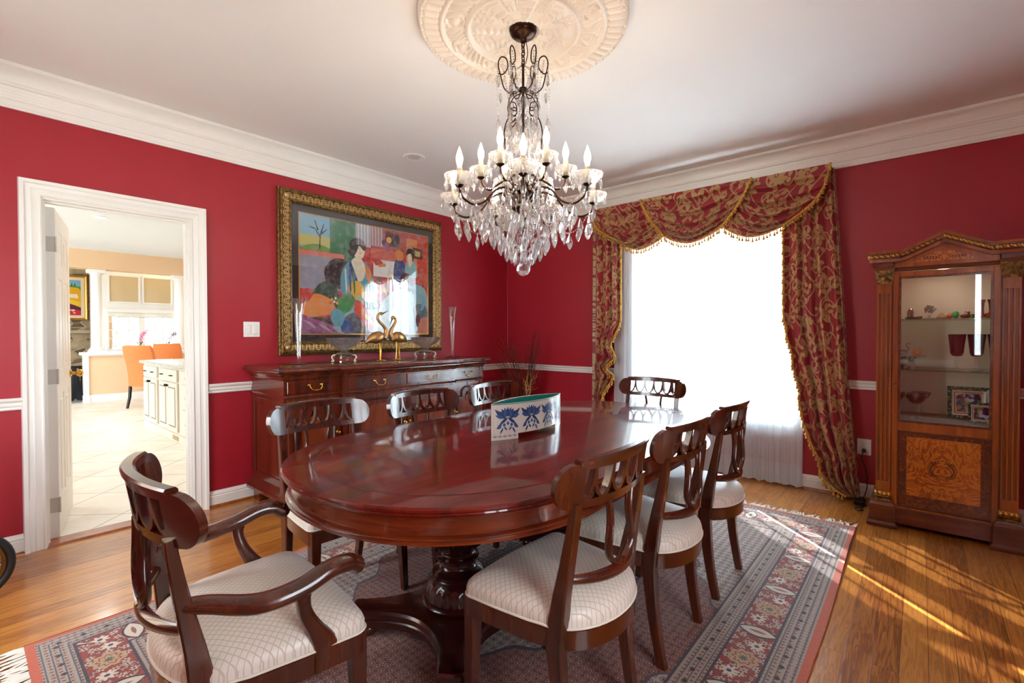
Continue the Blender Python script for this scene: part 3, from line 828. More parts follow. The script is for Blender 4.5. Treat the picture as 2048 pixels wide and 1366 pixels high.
def make_chair(name, label, arm=False, group=None):
    t = thing(name, (0, 0, 0), label, 'armchair' if arm else 'chair', group=group)
    ws = 1.15 if arm else 1.0; wr = 1.15 if arm else 1.0; sx = .19*(1.08 if arm else 1); ex = .022 if arm else 0
    # seat frame
    mb = MB(); yf = 1.24 if arm else 1.0; so = seat_outline(1.0, 0, ws=ws, yf=yf, yb=.84 if arm else 1.0); fo = .05 if arm else 0
    mb.stack(so, [(-.012, .36), (0, .364), (0, .412), (.003, .414), (.003, .419), (-.004, .422)])
    mb.build('seat_frame', MAHO, t, ang=30)
    # upholstery
    mb = MB(); n = len(so); lv = [(1.0, .421), (1.004, .43), (1.004, .445), (.985, .460), (.94, .472), (.86, .483), (.7, .494), (.5, .5005), (.25, .504)]
    vs = []; fs = []
    for k, z in lv: vs += [(x*k, (y+.0)*k, z) for x, y in so]
    for l in range(len(lv)-1):
        for i in range(n):
            j = (i+1) % n; fs.append((l*n+i, l*n+j, (l+1)*n+j, (l+1)*n+i))
    vs.append((0, 0, .505)); c = len(vs)-1
    fs += [((len(lv)-1)*n+i, (len(lv)-1)*n+(i+1) % n, c) for i in range(n)]
    up = mb.add(vs, fs).build('upholstery', SATIN, t, ang=80)
    mb = MB(); mb.tube([(x*1.006, y*1.006, .4255) for x, y in so], .0045, 5, closed=True); mb.build('gimp_braid', GIMP, up, ang=80)
    # rear legs running up as back stiles
    for s in (-1, 1):
        zs = [0, .06, .13, .2, .28, .36, .44, .52, .6, .68, .74, .782]
        W = [.026, .028, .03, .033, .036, .038, .038, .036, .034, .033, .033, .034]
        D = [.034, .036, .038, .041, .046, .052, .054, .044, .036, .030, .026, .022]
        X = lambda z: s*interp([(0, sx-.004), (.4, sx+.006), (.79, sx+.0)], z)
        mb = MB(); mb.bar([(X(z), PY(z), z) for z in zs], W, D); mb.v = [(p[0], p[1], max(0, p[2])) for p in mb.v]; mb.build('rear_leg', MAHO, t, ang=40)
        fx = .222*ws
        mb = MB(); mb.bar([(s*fx, .214+fo, 0), (s*fx, .205+fo, .1), (s*(fx-.001), .197+fo, .22), (s*(fx-.004), .194+fo, .418)], [.027, .031, .036, .044], [.027, .031, .036, .044], ch=.12); mb.v = [(p[0], p[1], max(0, p[2])) for p in mb.v]
        mb.build('leg', MAHO, t, ang=30)
    # pierced top rail
    mb = MB(); f = (lambda a, b, u: rail_pt(a*wr, b, u))
    thick(mb, *RAILMESH, f, -.011, .011)
    pr = []
    for u, v in ((-.016, .059), (-.016, .068), (-.011, .073), (.011, .073), (.016, .068), (.016, .059)): pr.append((u, v))
    vs = []; K = 33
    for i in range(K):
        s = lerp(-.205, .205, i/(K-1))
        for u, v in pr: vs.append(f(s, v+.006*sin(pi*(i/(K-1)))-.001, u))
    m = len(pr); fs = [(i*m+k, i*m+(k+1) % m, (i+1)*m+(k+1) % m, (i+1)*m+k) for i in range(K-1) for k in range(m)]+[list(range(m))[::-1], [(K-1)*m+k for k in range(m)]]
    mb.add(vs, fs); mb.build('back_rail', MAHO, t, ang=38)
    # crescent cross rail
    mb = MB(); pts = []
    for i in range(17):
        a = lerp(-1, 1, i/16); pts.append((a*(sx-.002), -.135-.062*(1-a*a), .56-.012*(1-a*a)))
    mb.tube(pts, [.013+.008*(1-abs(lerp(-1, 1, i/16))**1.5) for i in range(17)], 8, flat=.72, up=(0, 0, 1)); mb.build('cross_rail', MAHO, t, ang=50)
    # lyre splat
    mb = MB()
    zz = [.770, .755, .73, .7, .67, .64, .615, .595, .58, .568, .562]
    xx = [.064, .061, .056, .055, .06, .066, .066, .056, .04, .022, .008]
    for s in (-1, 1):
        pts = catmull([(s*x, interp([(.56, -.196), (.66, -.199), (.770, -.196)], z), z) for x, z in zip(xx, zz)], 3)
        mb.tube(pts, [.013]*len(pts), 8, flat=.62, up=(0, 1, 0))
    mb.bar([(0, -.197, .54), (0, -.197, .575)], [.02, .045], [.018, .018]); mb.build('splat', MAHO, t, ang=50)
    if arm:
        for s in (-1, 1):
            P = catmull([(s*sx, -.145, .622), (s*(sx+.016), -.10, .614), (s*(sx+ex+.045), -.01, .600), (s*(sx+ex+.06), .08, .608), (s*(sx+ex+.06), .155, .630), (s*(sx+ex+.055), .205, .630), (s*(sx+ex+.05), .232, .614)], 6)
            mb = MB(); R = [lerp(.017, .023, min(1, i/12)) for i in range(len(P))]
            mb.tube(P, R, 12, flat=1.25, up=(0, 0, 1)); mb.ball(tuple(P[-1]), .026, 12, 9, (1.05, .9, .95)); mb.build('arm', MAHO, t, ang=70)
            mb = MB(); b = .236*ws-.004
            mb.bar(catmull([(s*b, .155, .37), (s*b, .15, .43), (s*(b+.004), .125, .48), (s*(b+.006), .10, .53), (s*(sx+ex+.056), .09, .575), (s*(sx+ex+.058), .095, .606)], 4), [.03]*21, [.068, .067, .066, .064, .06, .056, .052, .047, .042, .039, .037, .035, .034, .033, .032, .032, .032, .032, .033, .034, .034], ch=.4)
            mb.build('arm_support', MAHO, t, ang=50)
    return t

side = make_chair('dining_chair', 'side chair at the near right of the table with its whole cream seat showing', group='side chairs around the dining table')
side.location = (3.0, -3.16, .009); side.rotation_euler = (0, 0, pi/2)
G = 'side chairs around the dining table'
dup(side, (3.0, -2.56, .009), pi/2, 'middle side chair of the three on the right side of the table', G)
dup(side, (3.0, -1.955, .009), pi/2, 'side chair on the right of the table closest to the window and rug fringe', G)
dup(side, (1.765, -3.25, .009), -pi/2, 'side chair behind the table on the sideboard side, closest to the doorway', G)
dup(side, (1.80, -2.63, .009), -pi/2, 'side chair behind the table in front of the middle sideboard doors', G)
dup(side, (1.81, -2.02, .009), -pi/2, 'side chair behind the table half hidden by the blue and white planter', G)
dup(side, (2.335, -1.19, .009), pi, 'dining chair at the far table end silhouetted against the bright sheers', G)
ac = make_chair('armchair', 'mahogany armchair with curved arms at the near end of the table', arm=True)
ac.location = (2.415, -3.938, .009); ac.rotation_euler = (0, 0, radians(-5))

# ---------------------------------------------------------------- dining table
TX, TY = 2.40, -2.535
tb = thing('dining_table', (TX, TY, .009), 'long oval mahogany pedestal dining table on the patterned rug', 'table')
ZT = .752
def oval(b, A, n=96, ex=2.18, e=.70):
    P = []
    for i in range(n):
        a = 2*pi*i/n; c, s = cos(a), sin(a)
        x = b*abs(c)**(2/ex)*(1 if c >= 0 else -1); y = e*abs(s)**(2/ex)*(1 if s >= 0 else -1)
        P.append((x, y+(A-e)*(1 if s > 1e-9 else -1 if s < -1e-9 else 0)))
    return P
OV = oval(.662, 1.19)
mb = MB()
mb.stack(OV, [(-.035, ZT-.034), (-.012, ZT-.032), (-.004, ZT-.024), (-.006, ZT-.02), (.0, ZT-.014), (.001, ZT-.007), (-.004, ZT-.001), (-.010, ZT)])
mb.build('table_top', TOP, tb, ang=30)
OI = oval(.662-.105, 1.19-.105, e=.595)
mb = MB(); n = len(OI); vs = []
for k, (x, y) in enumerate(OI):
    d = V((x, y - max(-.49, min(.49, y)))); d = d.normalized() if d.length > 1e-6 else V((1, 0))
    vs += [(x, y, ZT+.0006), (x+d.x*.0045, y+d.y*.0045, ZT+.0006)]
mb.add(vs, [(2*i, 2*((i+1) % n), 2*((i+1) % n)+1, 2*i+1) for i in range(n)]); mb.build('inlay_line', INLAY, tb, smooth=False)
mb = MB()
mb.stack(OV, [(-.05, ZT-.112), (-.022, ZT-.117), (-.014, ZT-.114), (-.014, ZT-.108), (-.02, ZT-.104), (-.016, ZT-.1), (-.02, ZT-.096), (-.034, ZT-.092), (-.036, ZT-.04), (-.028, ZT-.034)], c0=True, c1=False)
mb.build('apron', MAHO_T, tb, ang=30)
for py_ in (-.535, .535):
    URN = [(.05, .115), (.125, .118), (.142, .128), (.146, .14), (.138, .15), (.13, .153), (.128, .17), (.122, .2), (.112, .22), (.1, .228), (.096, .234), (.104, .24), (.106, .252), (.096, .262), (.078, .272), (.072, .29),
           (.074, .3), (.088, .305), (.09, .315), (.076, .32), (.07, .33), (.078, .345), (.104, .37), (.12, .41), (.127, .46), (.128, .5), (.122, .505), (.128, .51), (.13, .52), (.128, .528), (.11, .535), (.09, .56), (.085, .64)]
    mb = MB()
    mod = lambda a, z: 1+(.028*abs(sin(a*20)) if .35 < z < .502 else .03*sin(a*24)*sin(z*160) if .155 < z < .225 else 0)
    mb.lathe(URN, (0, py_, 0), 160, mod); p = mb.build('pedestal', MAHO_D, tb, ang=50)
    # concave-sided plinth with four points
    out = []
    for q in range(4):
        a0 = pi/4+q*pi/2; a1 = a0+pi/2
        pa = V((.43*cos(a0), .43*sin(a0))); ta = V((-sin(a0), cos(a0)))
        pb = V((.43*cos(a1), .43*sin(a1))); tbb = V((-sin(a1), cos(a1)))
        out += [tuple(pa-ta*.055), tuple(pa+V((cos(a0), sin(a0)))*.012), tuple(pa+ta*.055)]
        s0, s1 = pa+ta*.055, pb-tbb*.055
        am = (a0+a1)/2; ctrl = V((cos(am), sin(am)))*.05
        for i in range(1, 14):
            u = i/14; out.append(tuple(s0*(1-u)**2+ctrl*2*u*(1-u)+s1*u*u))
    out = [(x, y+py_) for x, y in out]
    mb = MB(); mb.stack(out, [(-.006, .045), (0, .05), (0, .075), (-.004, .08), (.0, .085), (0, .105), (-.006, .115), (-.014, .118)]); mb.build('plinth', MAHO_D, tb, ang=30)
    for q in range(4):
        a0 = pi/4+q*pi/2
        mb = MB(); mb.lathe([(.02, 0), (.035, .004), (.042, .02), (.036, .036), (.03, .046), (0, .046)], (.37*cos(a0), py_+.37*sin(a0), 0), 18); mb.build('foot', MAHO, tb, ang=50)

# lens-shaped planter on the table
pl = thing('planter', (2.40, -2.59, .0095+ZT), 'blue and white lens shaped ceramic planter with a green inside standing on the table', 'planter')
HL, SG, PH = .272, .075, .166
def lens(u, side, z, off=0):
    R = (HL*HL+SG*SG)/(2*SG); a = math.asin(HL/R)*u
    return ((R*cos(a)-(R-SG)+off)*side, R*sin(a)+0, z)
mb = MB(); N = 36; vs = []
ring = [(u, 1) for u in [lerp(-1, 1, i/N) for i in range(N)]]+[(u, -1) for u in [lerp(1, -1, i/N) for i in range(N)]]
lv = [(0, .024, 1), (0, PH-.006, 1), (.002, PH, 1), (-.006, PH, .97), (-.008, PH-.006, .965)]
for off, z, q in lv: vs += [lens(u*q, s, z, off*(1-u*u)) for u, s in ring]
n = len(ring); fs = [(l*n+i, l*n+(i+1) % n, (l+1)*n+(i+1) % n, (l+1)*n+i) for l in range(len(lv)-1) for i in range(n)]+[list(range(n))[::-1]]
for s0, s1 in ((-1, -.52), (.52, 1)):
    r2 = [(lerp(s0, s1, i/10), 1) for i in range(11)]+[(lerp(s1, s0, i/10), -1) for i in range(11)]
    o = len(vs); m = len(r2)
    for z in (0, .026): vs += [lens(u, s, z, 0) for u, s in r2]
    fs += [(o+i, o+(i+1) % m, o+m+(i+1) % m, o+m+i) for i in range(m)]+[[o+i for i in range(m)][::-1]]
mb.add(vs, fs); mb.build('body', CERAM, pl, ang=40)
mb = MB(); vs = [lens(u*.962, s, z, off*(1-u*u)) for off, z in ((-.0085, PH-.002), (-.0085, .03)) for u, s in ring]
mb.add(vs, [(i, (i+1) % n, n+(i+1) % n, n+i) for i in range(n)]+[[n+i for i in range(n)]]); mb.build('interior', TEAL, pl, ang=40)
mb = MB(); mb.tube([lens(u, s, PH-.003, .0005) for u, s in ring], .0022, 6, closed=True); mb.build('rim_line', plain('teal_rim_glaze', '#3c9488', .3), pl, ang=80)
def motif(mb, side, cu, scale=1.0):
    zs = lambda z: .028+(z-.02)*1.12
    def put(poly, lift):
        vs = [lens((cu+x*scale)/HL, side, z, lift) for x, z in poly]
        mb.add(vs, [list(range(len(vs)))])
    def leaf(x, z, ang, l, w, lift, col):
        mb.cur = col; P = []
        for i in range(9):
            t = i/8; P.append((t*l, w*sin(pi*t**.8)))
        for i in range(1, 8):
            t = 1-i/8; P.append((t*l, -w*sin(pi*t**.8)))
        c, s = cos(ang), sin(ang); put([(x+(c*a-s*b)*1.0, zs(z+(s*a+c*b)*1.0)) for a, b in P], lift)
    for row, (nn, rr, zc, lift) in enumerate(((11, .036, .094, .0006), (9, .03, .092, .0009), (7, .024, .09, .0012), (5, .017, .089, .0015))):
        for i in range(nn):
            a = lerp(-.15, pi+.15, i/(nn-1)); leaf(.008*cos(a), zc, a, rr, .0065, lift+.0001*(i % 2), (row+i) % 2)
    for s in (-1, 1):
        leaf(s*.02, .084, pi/2-s*.75, .052, .008, .0017, 1); leaf(s*.02, .084, pi/2-s*1.2, .036, .007, .0018, 0)
        leaf(0, .086, -pi/2+s*.9, .05, .006, .0016, 1); leaf(s*.026, .06, -pi/2+s*.9, .026, .006, .0018, 0); leaf(s*.02, .045, -pi/2+s*.5, .03, .0035, .0017, 1)
        leaf(s*.016, .048, -pi/2-s*.7, .02, .004, .0018, 0); leaf(s*.03, .046, -pi/2+s*1.4, .02, .003, .0019, 1)
    for x, z in ((0, .062), (.016, .056), (-.016, .056), (.034, .05), (-.034, .05)):
        mb.cur = 0; put([(x+.006*cos(2*pi*i/10), zs(z+.007*sin(2*pi*i/10))) for i in range(10)], .002)
    mb.cur = 0
mb = MB()
for sd in (1, -1):
    for k in (-1.5, -.5, .5, 1.5): motif(mb, sd, k*.13, 1.12)
    for s0 in (-1, 1):
        for i in range(5):
            for a in (.4, 1.6, 2.6):
                x = s0*(.16+.024*i); P = [(x+cos(a)*.02*t-sin(a)*w, .014+sin(a)*.014*t+cos(a)*w*.7) for t, w in ((0, -.002), (1, 0), (0, .002))]
                mb.cur = 1; mb.add([lens(min(1, max(-1, p/HL)), sd, z, .0008) for p, z in P], [(0, 1, 2)])
    mb.cur = 0
mb.build('flower_motif', [BLUE, BLUE_D], pl, smooth=False, recalc=False)

# ---------------------------------------------------------------- rug
rug = thing('area_rug', (2.37, -2.49, 0), 'red and navy patterned oriental rug with fringed ends under the dining table', 'rug')
mb = MB()
def rugf(a, b):
    x, y = lerp(-HX, HX, a), lerp(-HY, HY, b); return (x+.006*sin(y*3.1)*(1 if abs(a-.5) > .49 else 0), y, .008)
mb.grid(rugf, 25, 37, closeu=False); 
o = len(mb.v); 
mb.add([(-HX, -HY, 0), (HX, -HY, 0), (HX, HY, 0), (-HX, HY, 0), (-HX, -HY, .008), (HX, -HY, .008), (HX, HY, .008), (-HX, HY, .008)], [(0, 1, 5, 4), (1, 2, 6, 5), (2, 3, 7, 6), (3, 0, 4, 7)])
mb.build('pile', RUG, rug, ang=60)
for s in (-1, 1):
    mb = MB(); n = 150
    for i in range(n):
        x = lerp(-HX+.01, HX-.01, i/(n-1)); P = []
        dx = rnd.uniform(-.03, .035); ln = rnd.uniform(.06, .095)
        for k in range(4):
            P.append((x+dx*(k/3)**1.5+.006*rnd.uniform(-1, 1), s*(HY+ln*k/3), .006-.001*k))
        mb.tube(P, [.0045, .0055, .005, .003], 4, flat=1.2)
    f = mb.build('fringe', FRINGE, rug, ang=80); f['kind'] = 'stuff'
# ---------------------------------------------------------------- sideboard (local: x out from the wall, y along it)
sb = thing('sideboard', (.018, -2.0, 0), 'long breakfront mahogany sideboard with brass bail handles below the painting', 'sideboard')
Yw, Yc = .975, .545     # half lengths: whole body, breakfront
XW, XC = .545, .605
def plan(d=0): return [(0, -Yw), (XW, -Yw), (XW, -Yc), (XC, -Yc), (XC, Yc), (XW, Yc), (XW, Yw), (0, Yw)]
PL = plan()
mb = MB(); mb.stack(PL, [(0, .13), (0, .8)], clampx=0); mb.build('carcass', SIDEB, sb, ang=30)
mb = MB(); mb.stack([(max(.0, x), y) for x, y in PL], [(.045, .1), (.045, .118), (.04, .124), (.03, .132), (.022, .15), (.01, .168), (.0, .176), (-.002, .18)], clampx=0)
mb.build('base_moulding', SIDEB, sb, ang=25)
mb = MB(); mb.stack(PL, [(0, .8), (.008, .803), (.01, .81), (.006, .816), (.002, .82), (.002, .925), (.006, .93)], clampx=0)
mb.build('frieze', SIDEB, sb, ang=25)
mb = MB(); mb.stack(PL, [(.004, .925), (.01, .932), (.012, .94), (.018, .95), (.03, .962), (.036, .966), (.036, .972), (.05, .976), (.06, .984), (.062, .994), (.058, 1.004), (.052, 1.008), (.052, 1.012), (.048, 1.016), (.04, 1.018)], clampx=0)
mb.build('top', SIDEB, sb, ang=25)
for y0, y1, xf in ((-Yw, -Yw+.17, XW), (Yw-.17, Yw, XW), (-Yc, -Yc+.15, XC), (Yc-.15, Yc, XC)):
    mb = MB(); lft = abs(y0) > abs(y1)
    sgn = 1 if y0 < 0 else -1
    P = [(0, 0), (.10, 0), (.11, .03), (.13, .055), (.17, .07), (.17, .1), (0, .1)]
    yb = y0-.04 if sgn > 0 else y1+.04
    if y0 in (-Yc,) or y1 == Yc: yb = y0 if sgn > 0 else y1
    mb.prism([(yb+sgn*a, z) for a, z in P], lambda a, b, t: (t, a, b), xf-.01, xf+.04)
    mb.box(xf-.12, xf-.01, min(yb, yb+sgn*.05), max(yb, yb+sgn*.05), 0, .1)
    mb.build('bracket_foot', SIDEB, sb, ang=25)
for s in (-1, 1):
    mb = MB(); mb.box(.02, .12, s*(Yw-.0)-.05 if s > 0 else -Yw, s*Yw if s > 0 else -Yw+.05, 0, .1); mb.build('bracket_foot', SIDEB, sb, smooth=False)
bays = [(-Yw+.02, -Yc-.02, XW), (-Yc+.02, -.004, XC), (.004, Yc-.02, XC), (Yc+.02, Yw-.02, XW)]
def bail(parent, y, z, x, w=.045):
    mb = MB()
    for s in (-1, 1):
        mb.lathe([(0, 0), (.009, 0), (.009, .004), (.004, .007), (.0035, .014), (.006, .018), (0, .021)], n=12, M=Matrix.Translation((x, y+s*w, z)) @ Matrix.Rotation(pi/2, 4, 'Y'))
    mb.tube(catmull([(x+.015, y-w-.006, z+.006), (x+.017, y-w, z-.004), (x+.024, y-w*.85, z-.022), (x+.027, y-w*.5, z-.035), (x+.028, y, z-.037), (x+.027, y+w*.5, z-.035), (x+.024, y+w*.85, z-.022), (x+.017, y+w, z-.004), (x+.015, y+w+.006, z+.006)], 5), .0032, 8)
    mb.ball((x+.028, y, z-.037), .0055, 8, 6)
    return mb.build('bail_handle', BRASS, parent, ang=60)
def doorpath(y0, y1, z0, z1):
    w = y1-y0; m = (y0+y1)/2; P = [(y0, z0), (y0, z1-.085), (y0+.055, z1-.085)]
    for i in range(9):
        a = pi-pi/2*i/8; P.append((y0+.055+.06+.06*cos(a)*1.0, z1-.06+.06*sin(a)))
    Q = [(2*m-a, b) for a, b in P[::-1]]
    return P+Q
for i, (y0, y1, xf) in enumerate(bays):
    mb = MB(); mb.box(xf, xf+.012, y0, y1, .832, .918, .003); dr = mb.build('drawer', SIDEB, sb, ang=30)
    ym = (y0+y1)/2
    mb = MB()
    for c in (-.17, -.085, .085, .17):
        if abs(c) > (y1-y0)/2-.04: continue
        def ring(r0, r1, z=.0):
            n = 24; vs = []
            for k in range(n):
                a = 2*pi*k/n; vs += [(xf+.0126, ym+c+r0*cos(a), .875+r0*sin(a)), (xf+.0126, ym+c+r1*cos(a), .875+r1*sin(a))]
            mb.add(vs, [(2*k, 2*((k+1) % n), 2*((k+1) % n)+1, 2*k+1) for k in range(n)])
        ring(.026, .029); ring(.021, .0225)
        for q in range(4):
            a = q*pi/2; cs, sn = cos(a), sin(a); P = [(0, 0), (.007, .005), (.013, 0), (.007, -.005)]
            mb.add([(xf+.0127, ym+c+p*cs-r*sn, .875+p*sn+r*cs) for p, r in P], [(0, 1, 2, 3)])
    for c in (-.128, -.04, .04, .128):
        for q in (-1, 1):
            P = [(c-.01, .004*q), (c, .012*q), (c+.01, .004*q)]
            mb.add([(xf+.0126, ym+a, .875+b) for a, b in P], [(0, 1, 2)])
    mb.build('inlay_pattern', INLAY, dr, smooth=False, recalc=False)
    bail(dr, ym, .885, xf+.012)
    mb = MB(); mb.box(xf, xf+.014, y0, y1, .19, .792, .003); d = mb.build('door', SIDEB, sb, ang=30)
    a0, a1 = y0+.05, y1-.05
    mb = MB(); pth = doorpath(a0, a1, .25, .745)
    mb.tube([(xf+.014, a, b) for a, b in pth], .011, 8, closed=True, flat=.8, up=(1, 0, 0)); mb.build('panel_moulding', MAHO_D, d, ang=50)
    q = doorpath(a0+.05, a1-.05, .3, .70)
    mb = MB(); mb.prism(q, lambda a, b, t: (t, a, b), xf+.012, xf+.017); mb.build('panel', SIDEB_P, d, ang=30)
    hy = y1-.025 if i in (0, 1) else y0+.025
    mb = MB(); mb.lathe([(0, 0), (.012, 0), (.012, .003), (.005, .006), (.005, .014), (.011, .02), (.009, .027), (0, .029)], n=14, M=Matrix.Translation((xf+.014, hy, .52)) @ Matrix.Rotation(pi/2, 4, 'Y')); mb.build('knob', BRASS, d, ang=50)
for s in (-1, 1):
    mb = MB(); y = s*Yw
    for a, b, c, d_ in ((.03, .52, .19, .23), (.03, .52, .74, .78), (.03, .07, .23, .74), (.48, .52, .23, .74)): mb.box(a, b, min(y, y+s*.006), max(y, y+s*.006), c, d_, .002)
    mb.build('side_panel', SIDEB, sb, ang=30)

# ---------------------------------------------------------------- things on the sideboard
ZS = 1.018
def trumpet(y, label):
    t = thing('trumpet_vase', (.3, y, ZS), label, 'vase', group='crystal trumpet vases on the sideboard')
    mb = MB(); pr = [(0, 0), (.066, 0), (.068, .004), (.06, .009), (.03, .016), (.016, .03), (.015, .06), (.018, .15), (.024, .27), (.031, .38), (.042, .46), (.055, .5), (.052, .5), (.039, .458), (.028, .38), (.021, .27), (.015, .15), (.011, .07), (0, .065)]
    mb.lathe(pr, n=36, mod=lambda a, z: 1+.03*cos(a*12)*(1 if z > .03 else 0)+(.05*cos(a*9) if z < .012 else 0)); mb.build('body', GLASS, t, ang=60); return t
trumpet(-2.745, 'tall crystal trumpet vase on the sideboard end nearest the doorway'); trumpet(-1.186, 'tall crystal trumpet vase on the sideboard end nearest the window corner')
def bowl(y, label):
    t = thing('footed_bowl', (.34, y, ZS+.0065), label, 'bowl', group='crystal bowls on metal stands')
    mb = MB(); pr = [(0, .062), (.045, .064), (.06, .07), (.03, .08), (.024, .1), (.05, .112), (.09, .13), (.115, .155), (.135, .19), (.138, .192), (.131, .192), (.11, .16), (.08, .136), (.04, .12), (0, .116)]
    mb.lathe(pr, n=72, mod=lambda a, z: 1+(.03*cos(a*18) if z > .11 else .02*cos(a*8))); mb.build('bowl', CRYSTAL, t, ang=60)
    mb = MB(); mb.lathe([(0, .05), (.05, .05), (.066, .054), (.07, .06), (.06, .064), (0, .064)], n=32)
    for k in range(4):
        a = pi/4+k*pi/2
        P = [(.06, .055), (.088, .05), (.096, .03), (.082, .012), (.084, .002), (.1, .004)]
        mb.tube(catmull([(r*cos(a), r*sin(a), z) for r, z in P], 5), [.008]*26, 7)
        b = a+pi/4
        mb.tube(catmull([(.085*cos(a), .085*sin(a), .03), (.07*cos(a+.35), .07*sin(a+.35), .045), (.064*cos(b), .064*sin(b), .036), (.07*cos(b+.43), .07*sin(b+.43), .045), (.085*cos(a+pi/2), .085*sin(a+pi/2), .03)], 4), .005, 6)
    mb.build('stand', NICKEL, t, ang=60); return t
bowl(-2.395, 'cut crystal bowl on an ornate silver stand nearest the doorway'); bowl(-1.565, 'cut crystal bowl on an ornate silver stand nearest the window corner')
# brass cranes. local y runs along the sideboard (+ towards the window), x out
def crane(name, loc, label, neck, beak, body, tail, legs, sgn):
    t = thing(name, loc, label, 'bird figurine')
    mb = MB()
    bx, bz, bl, br = body
    # body: lofted egg from chest to tail
    P = catmull([(0, bx+sgn*bl*.5, bz+.012), (0, bx+sgn*bl*.3, bz+.008), (0, bx, bz), (0, bx-sgn*bl*.45, bz-.014), (0, tail[0], tail[1])], 6)
    n = len(P); R = [br*(sin(pi*(.12+.8*i/(n-1)))**.8)*(1 if i < n*.6 else lerp(1, .45, (i-n*.6)/(n*.4))) for i in range(n)]
    mb.tube(P, R, 14, flat=.9); mb.build('body', ABRASS, t, ang=80)
    mb = MB(); P = catmull([(0, a, b) for a, b in neck], 7); n = len(P)
    R = [interp([(0, .03), (.12, .021), (.4, .0125), (.8, .0105), (.9, .0145), (.96, .014), (1, .007)], i/(n-1)) for i in range(n)]
    mb.tube(P, R, 12); mb.build('neck', ABRASS, t, ang=80)
    mb = MB(); mb.tube([(0, a, b) for a, b in beak], [.0065, .004, .001], 8); mb.build('beak', DARKM, t, ang=80)
    for (ya, za, yb, x0) in legs:
        mb = MB(); mb.tube(catmull([(x0*.5, ya, za), (x0*.8, lerp(ya, yb, .4)+.004, za*.6), (x0, yb, .012)], 5), [.008, .006, .005, .0045, .004, .0045, .005, .0055, .006, .0055, .005], 8)
        for k in (-1, 0, 1, 2.9): mb.tube([(x0, yb, .008), (x0+.02*sin(k*.9), yb+sgn*.034*cos(k*.9), .007), (x0+.034*sin(k*.9), yb+sgn*.052*cos(k*.9), .004)], [.006, .0055, .002], 6)
        mb.build('leg', BRASS, t, ang=80)
    return t
crane('crane_figurine', (.40, -2.1, ZS), 'taller brass crane figurine with its bill raised towards the window', [(.035, .195), (.058, .225), (.06, .265), (.035, .3), (-.002, .33), (-.02, .362), (-.012, .392), (.01, .402), (.026, .397)],
      [(.024, .398), (.05, .412), (.09, .43)], (-.03, .2, .13, .05), (-.14, .155), [(-.012, .16, -.006, .012), (.012, .16, .014, -.012)], 1)
crane('crane_figurine', (.40, -1.95, ZS), 'shorter brass crane figurine with its bill pointing down', [(-.015, .19), (-.038, .222), (-.036, .265), (-.012, .3), (.01, .335), (.004, .366), (-.016, .374), (-.027, .357)],
      [(-.026, .358), (-.036, .333), (-.05, .292)], (.04, .2, .11, .048), (.13, .165), [(.012, .16, -.0, .014), (.04, .16, .056, -.012)], -1)

# ---------------------------------------------------------------- dried branches in a floor vase, in the corner beyond the sideboard
br = thing('branch_vase', (.56, -.36, 0), 'dark floor vase of dried curly branches in the corner past the sideboard', 'dried branches')
mb = MB(); mb.lathe([(0, 0), (.1, 0), (.115, .03), (.13, .15), (.12, .3), (.085, .42), (.07, .47), (.085, .5), (.075, .5), (.06, .46), (0, .44)], n=30); mb.build('vase', plain('brown_glazed_vase', '#3a2116', .35), br, ang=50)
def clampv(q): return V((max(-.5, q.x), min(.31, max(-.45, q.y)), q.z))
for i in range(78):
    mb = MB()
    kind = 0 if i < 24 else 1 if i < 66 else 2
    # spread sideways (across the corner, v) more than in depth (w)
    vx, wy = V((.76, .65, 0)), V((-.65, .76, 0))
    if kind == 0:
        left = i % 3 == 0; sp_ = rnd.uniform(-.22, -.12) if left else rnd.uniform(.08, .2); h = rnd.uniform(.62, .8) if left else rnd.uniform(.7, .88); wob = .012; th = .0035
        if i % 6 == 4: sp_ = rnd.uniform(-.36, -.26); h = rnd.uniform(.45, .6)
    elif kind == 1: sp_ = rnd.uniform(-.4, .22); h = rnd.uniform(.4, .85); wob = .035; th = .0017
    else: sp_ = rnd.uniform(.02, .16); h = rnd.uniform(.3, .47); wob = .02; th = .0058
    dw = rnd.uniform(-.12, .1); n = 8
    P = [V((.02*rnd.uniform(-1, 1), .02*rnd.uniform(-1, 1), .42))]
    for k in range(1, n):
        t = k/(n-1); c = vx*(sp_*t**1.15)+wy*(dw*t)
        P.append(clampv(V((c.x+wob*rnd.uniform(-1, 1), c.y+wob*rnd.uniform(-1, 1), .42+h*t+wob*.4*rnd.uniform(-1, 1)))))
    C = catmull(P, 5); mb.tube(C, [lerp(th, th*.4, j/(len(C)-1)) for j in range(len(C))], 5)
    for k in range(2 if kind == 0 else 4 if kind == 1 else 1):
        j = rnd.randrange(len(C)//3, len(C)-3); q = C[j]; d = (vx*rnd.uniform(-1, 1)+wy*rnd.uniform(-.4, .4)+V((0, 0, rnd.uniform(.1, 1)))).normalized()*rnd.uniform(.06, .15)
        Q = [q]+[clampv(q+d*f_+V((rnd.uniform(-.025, .025), rnd.uniform(-.025, .025), rnd.uniform(-.015, .015)))) for f_ in (.35, .7, 1)]
        mb.tube(catmull(Q, 4), [lerp(th*.7, th*.3, z/12) for z in range(13)], 4)
    mb.build('branch', (TWIG_D, TWIG_R, TWIG_T)[kind], br, ang=80)

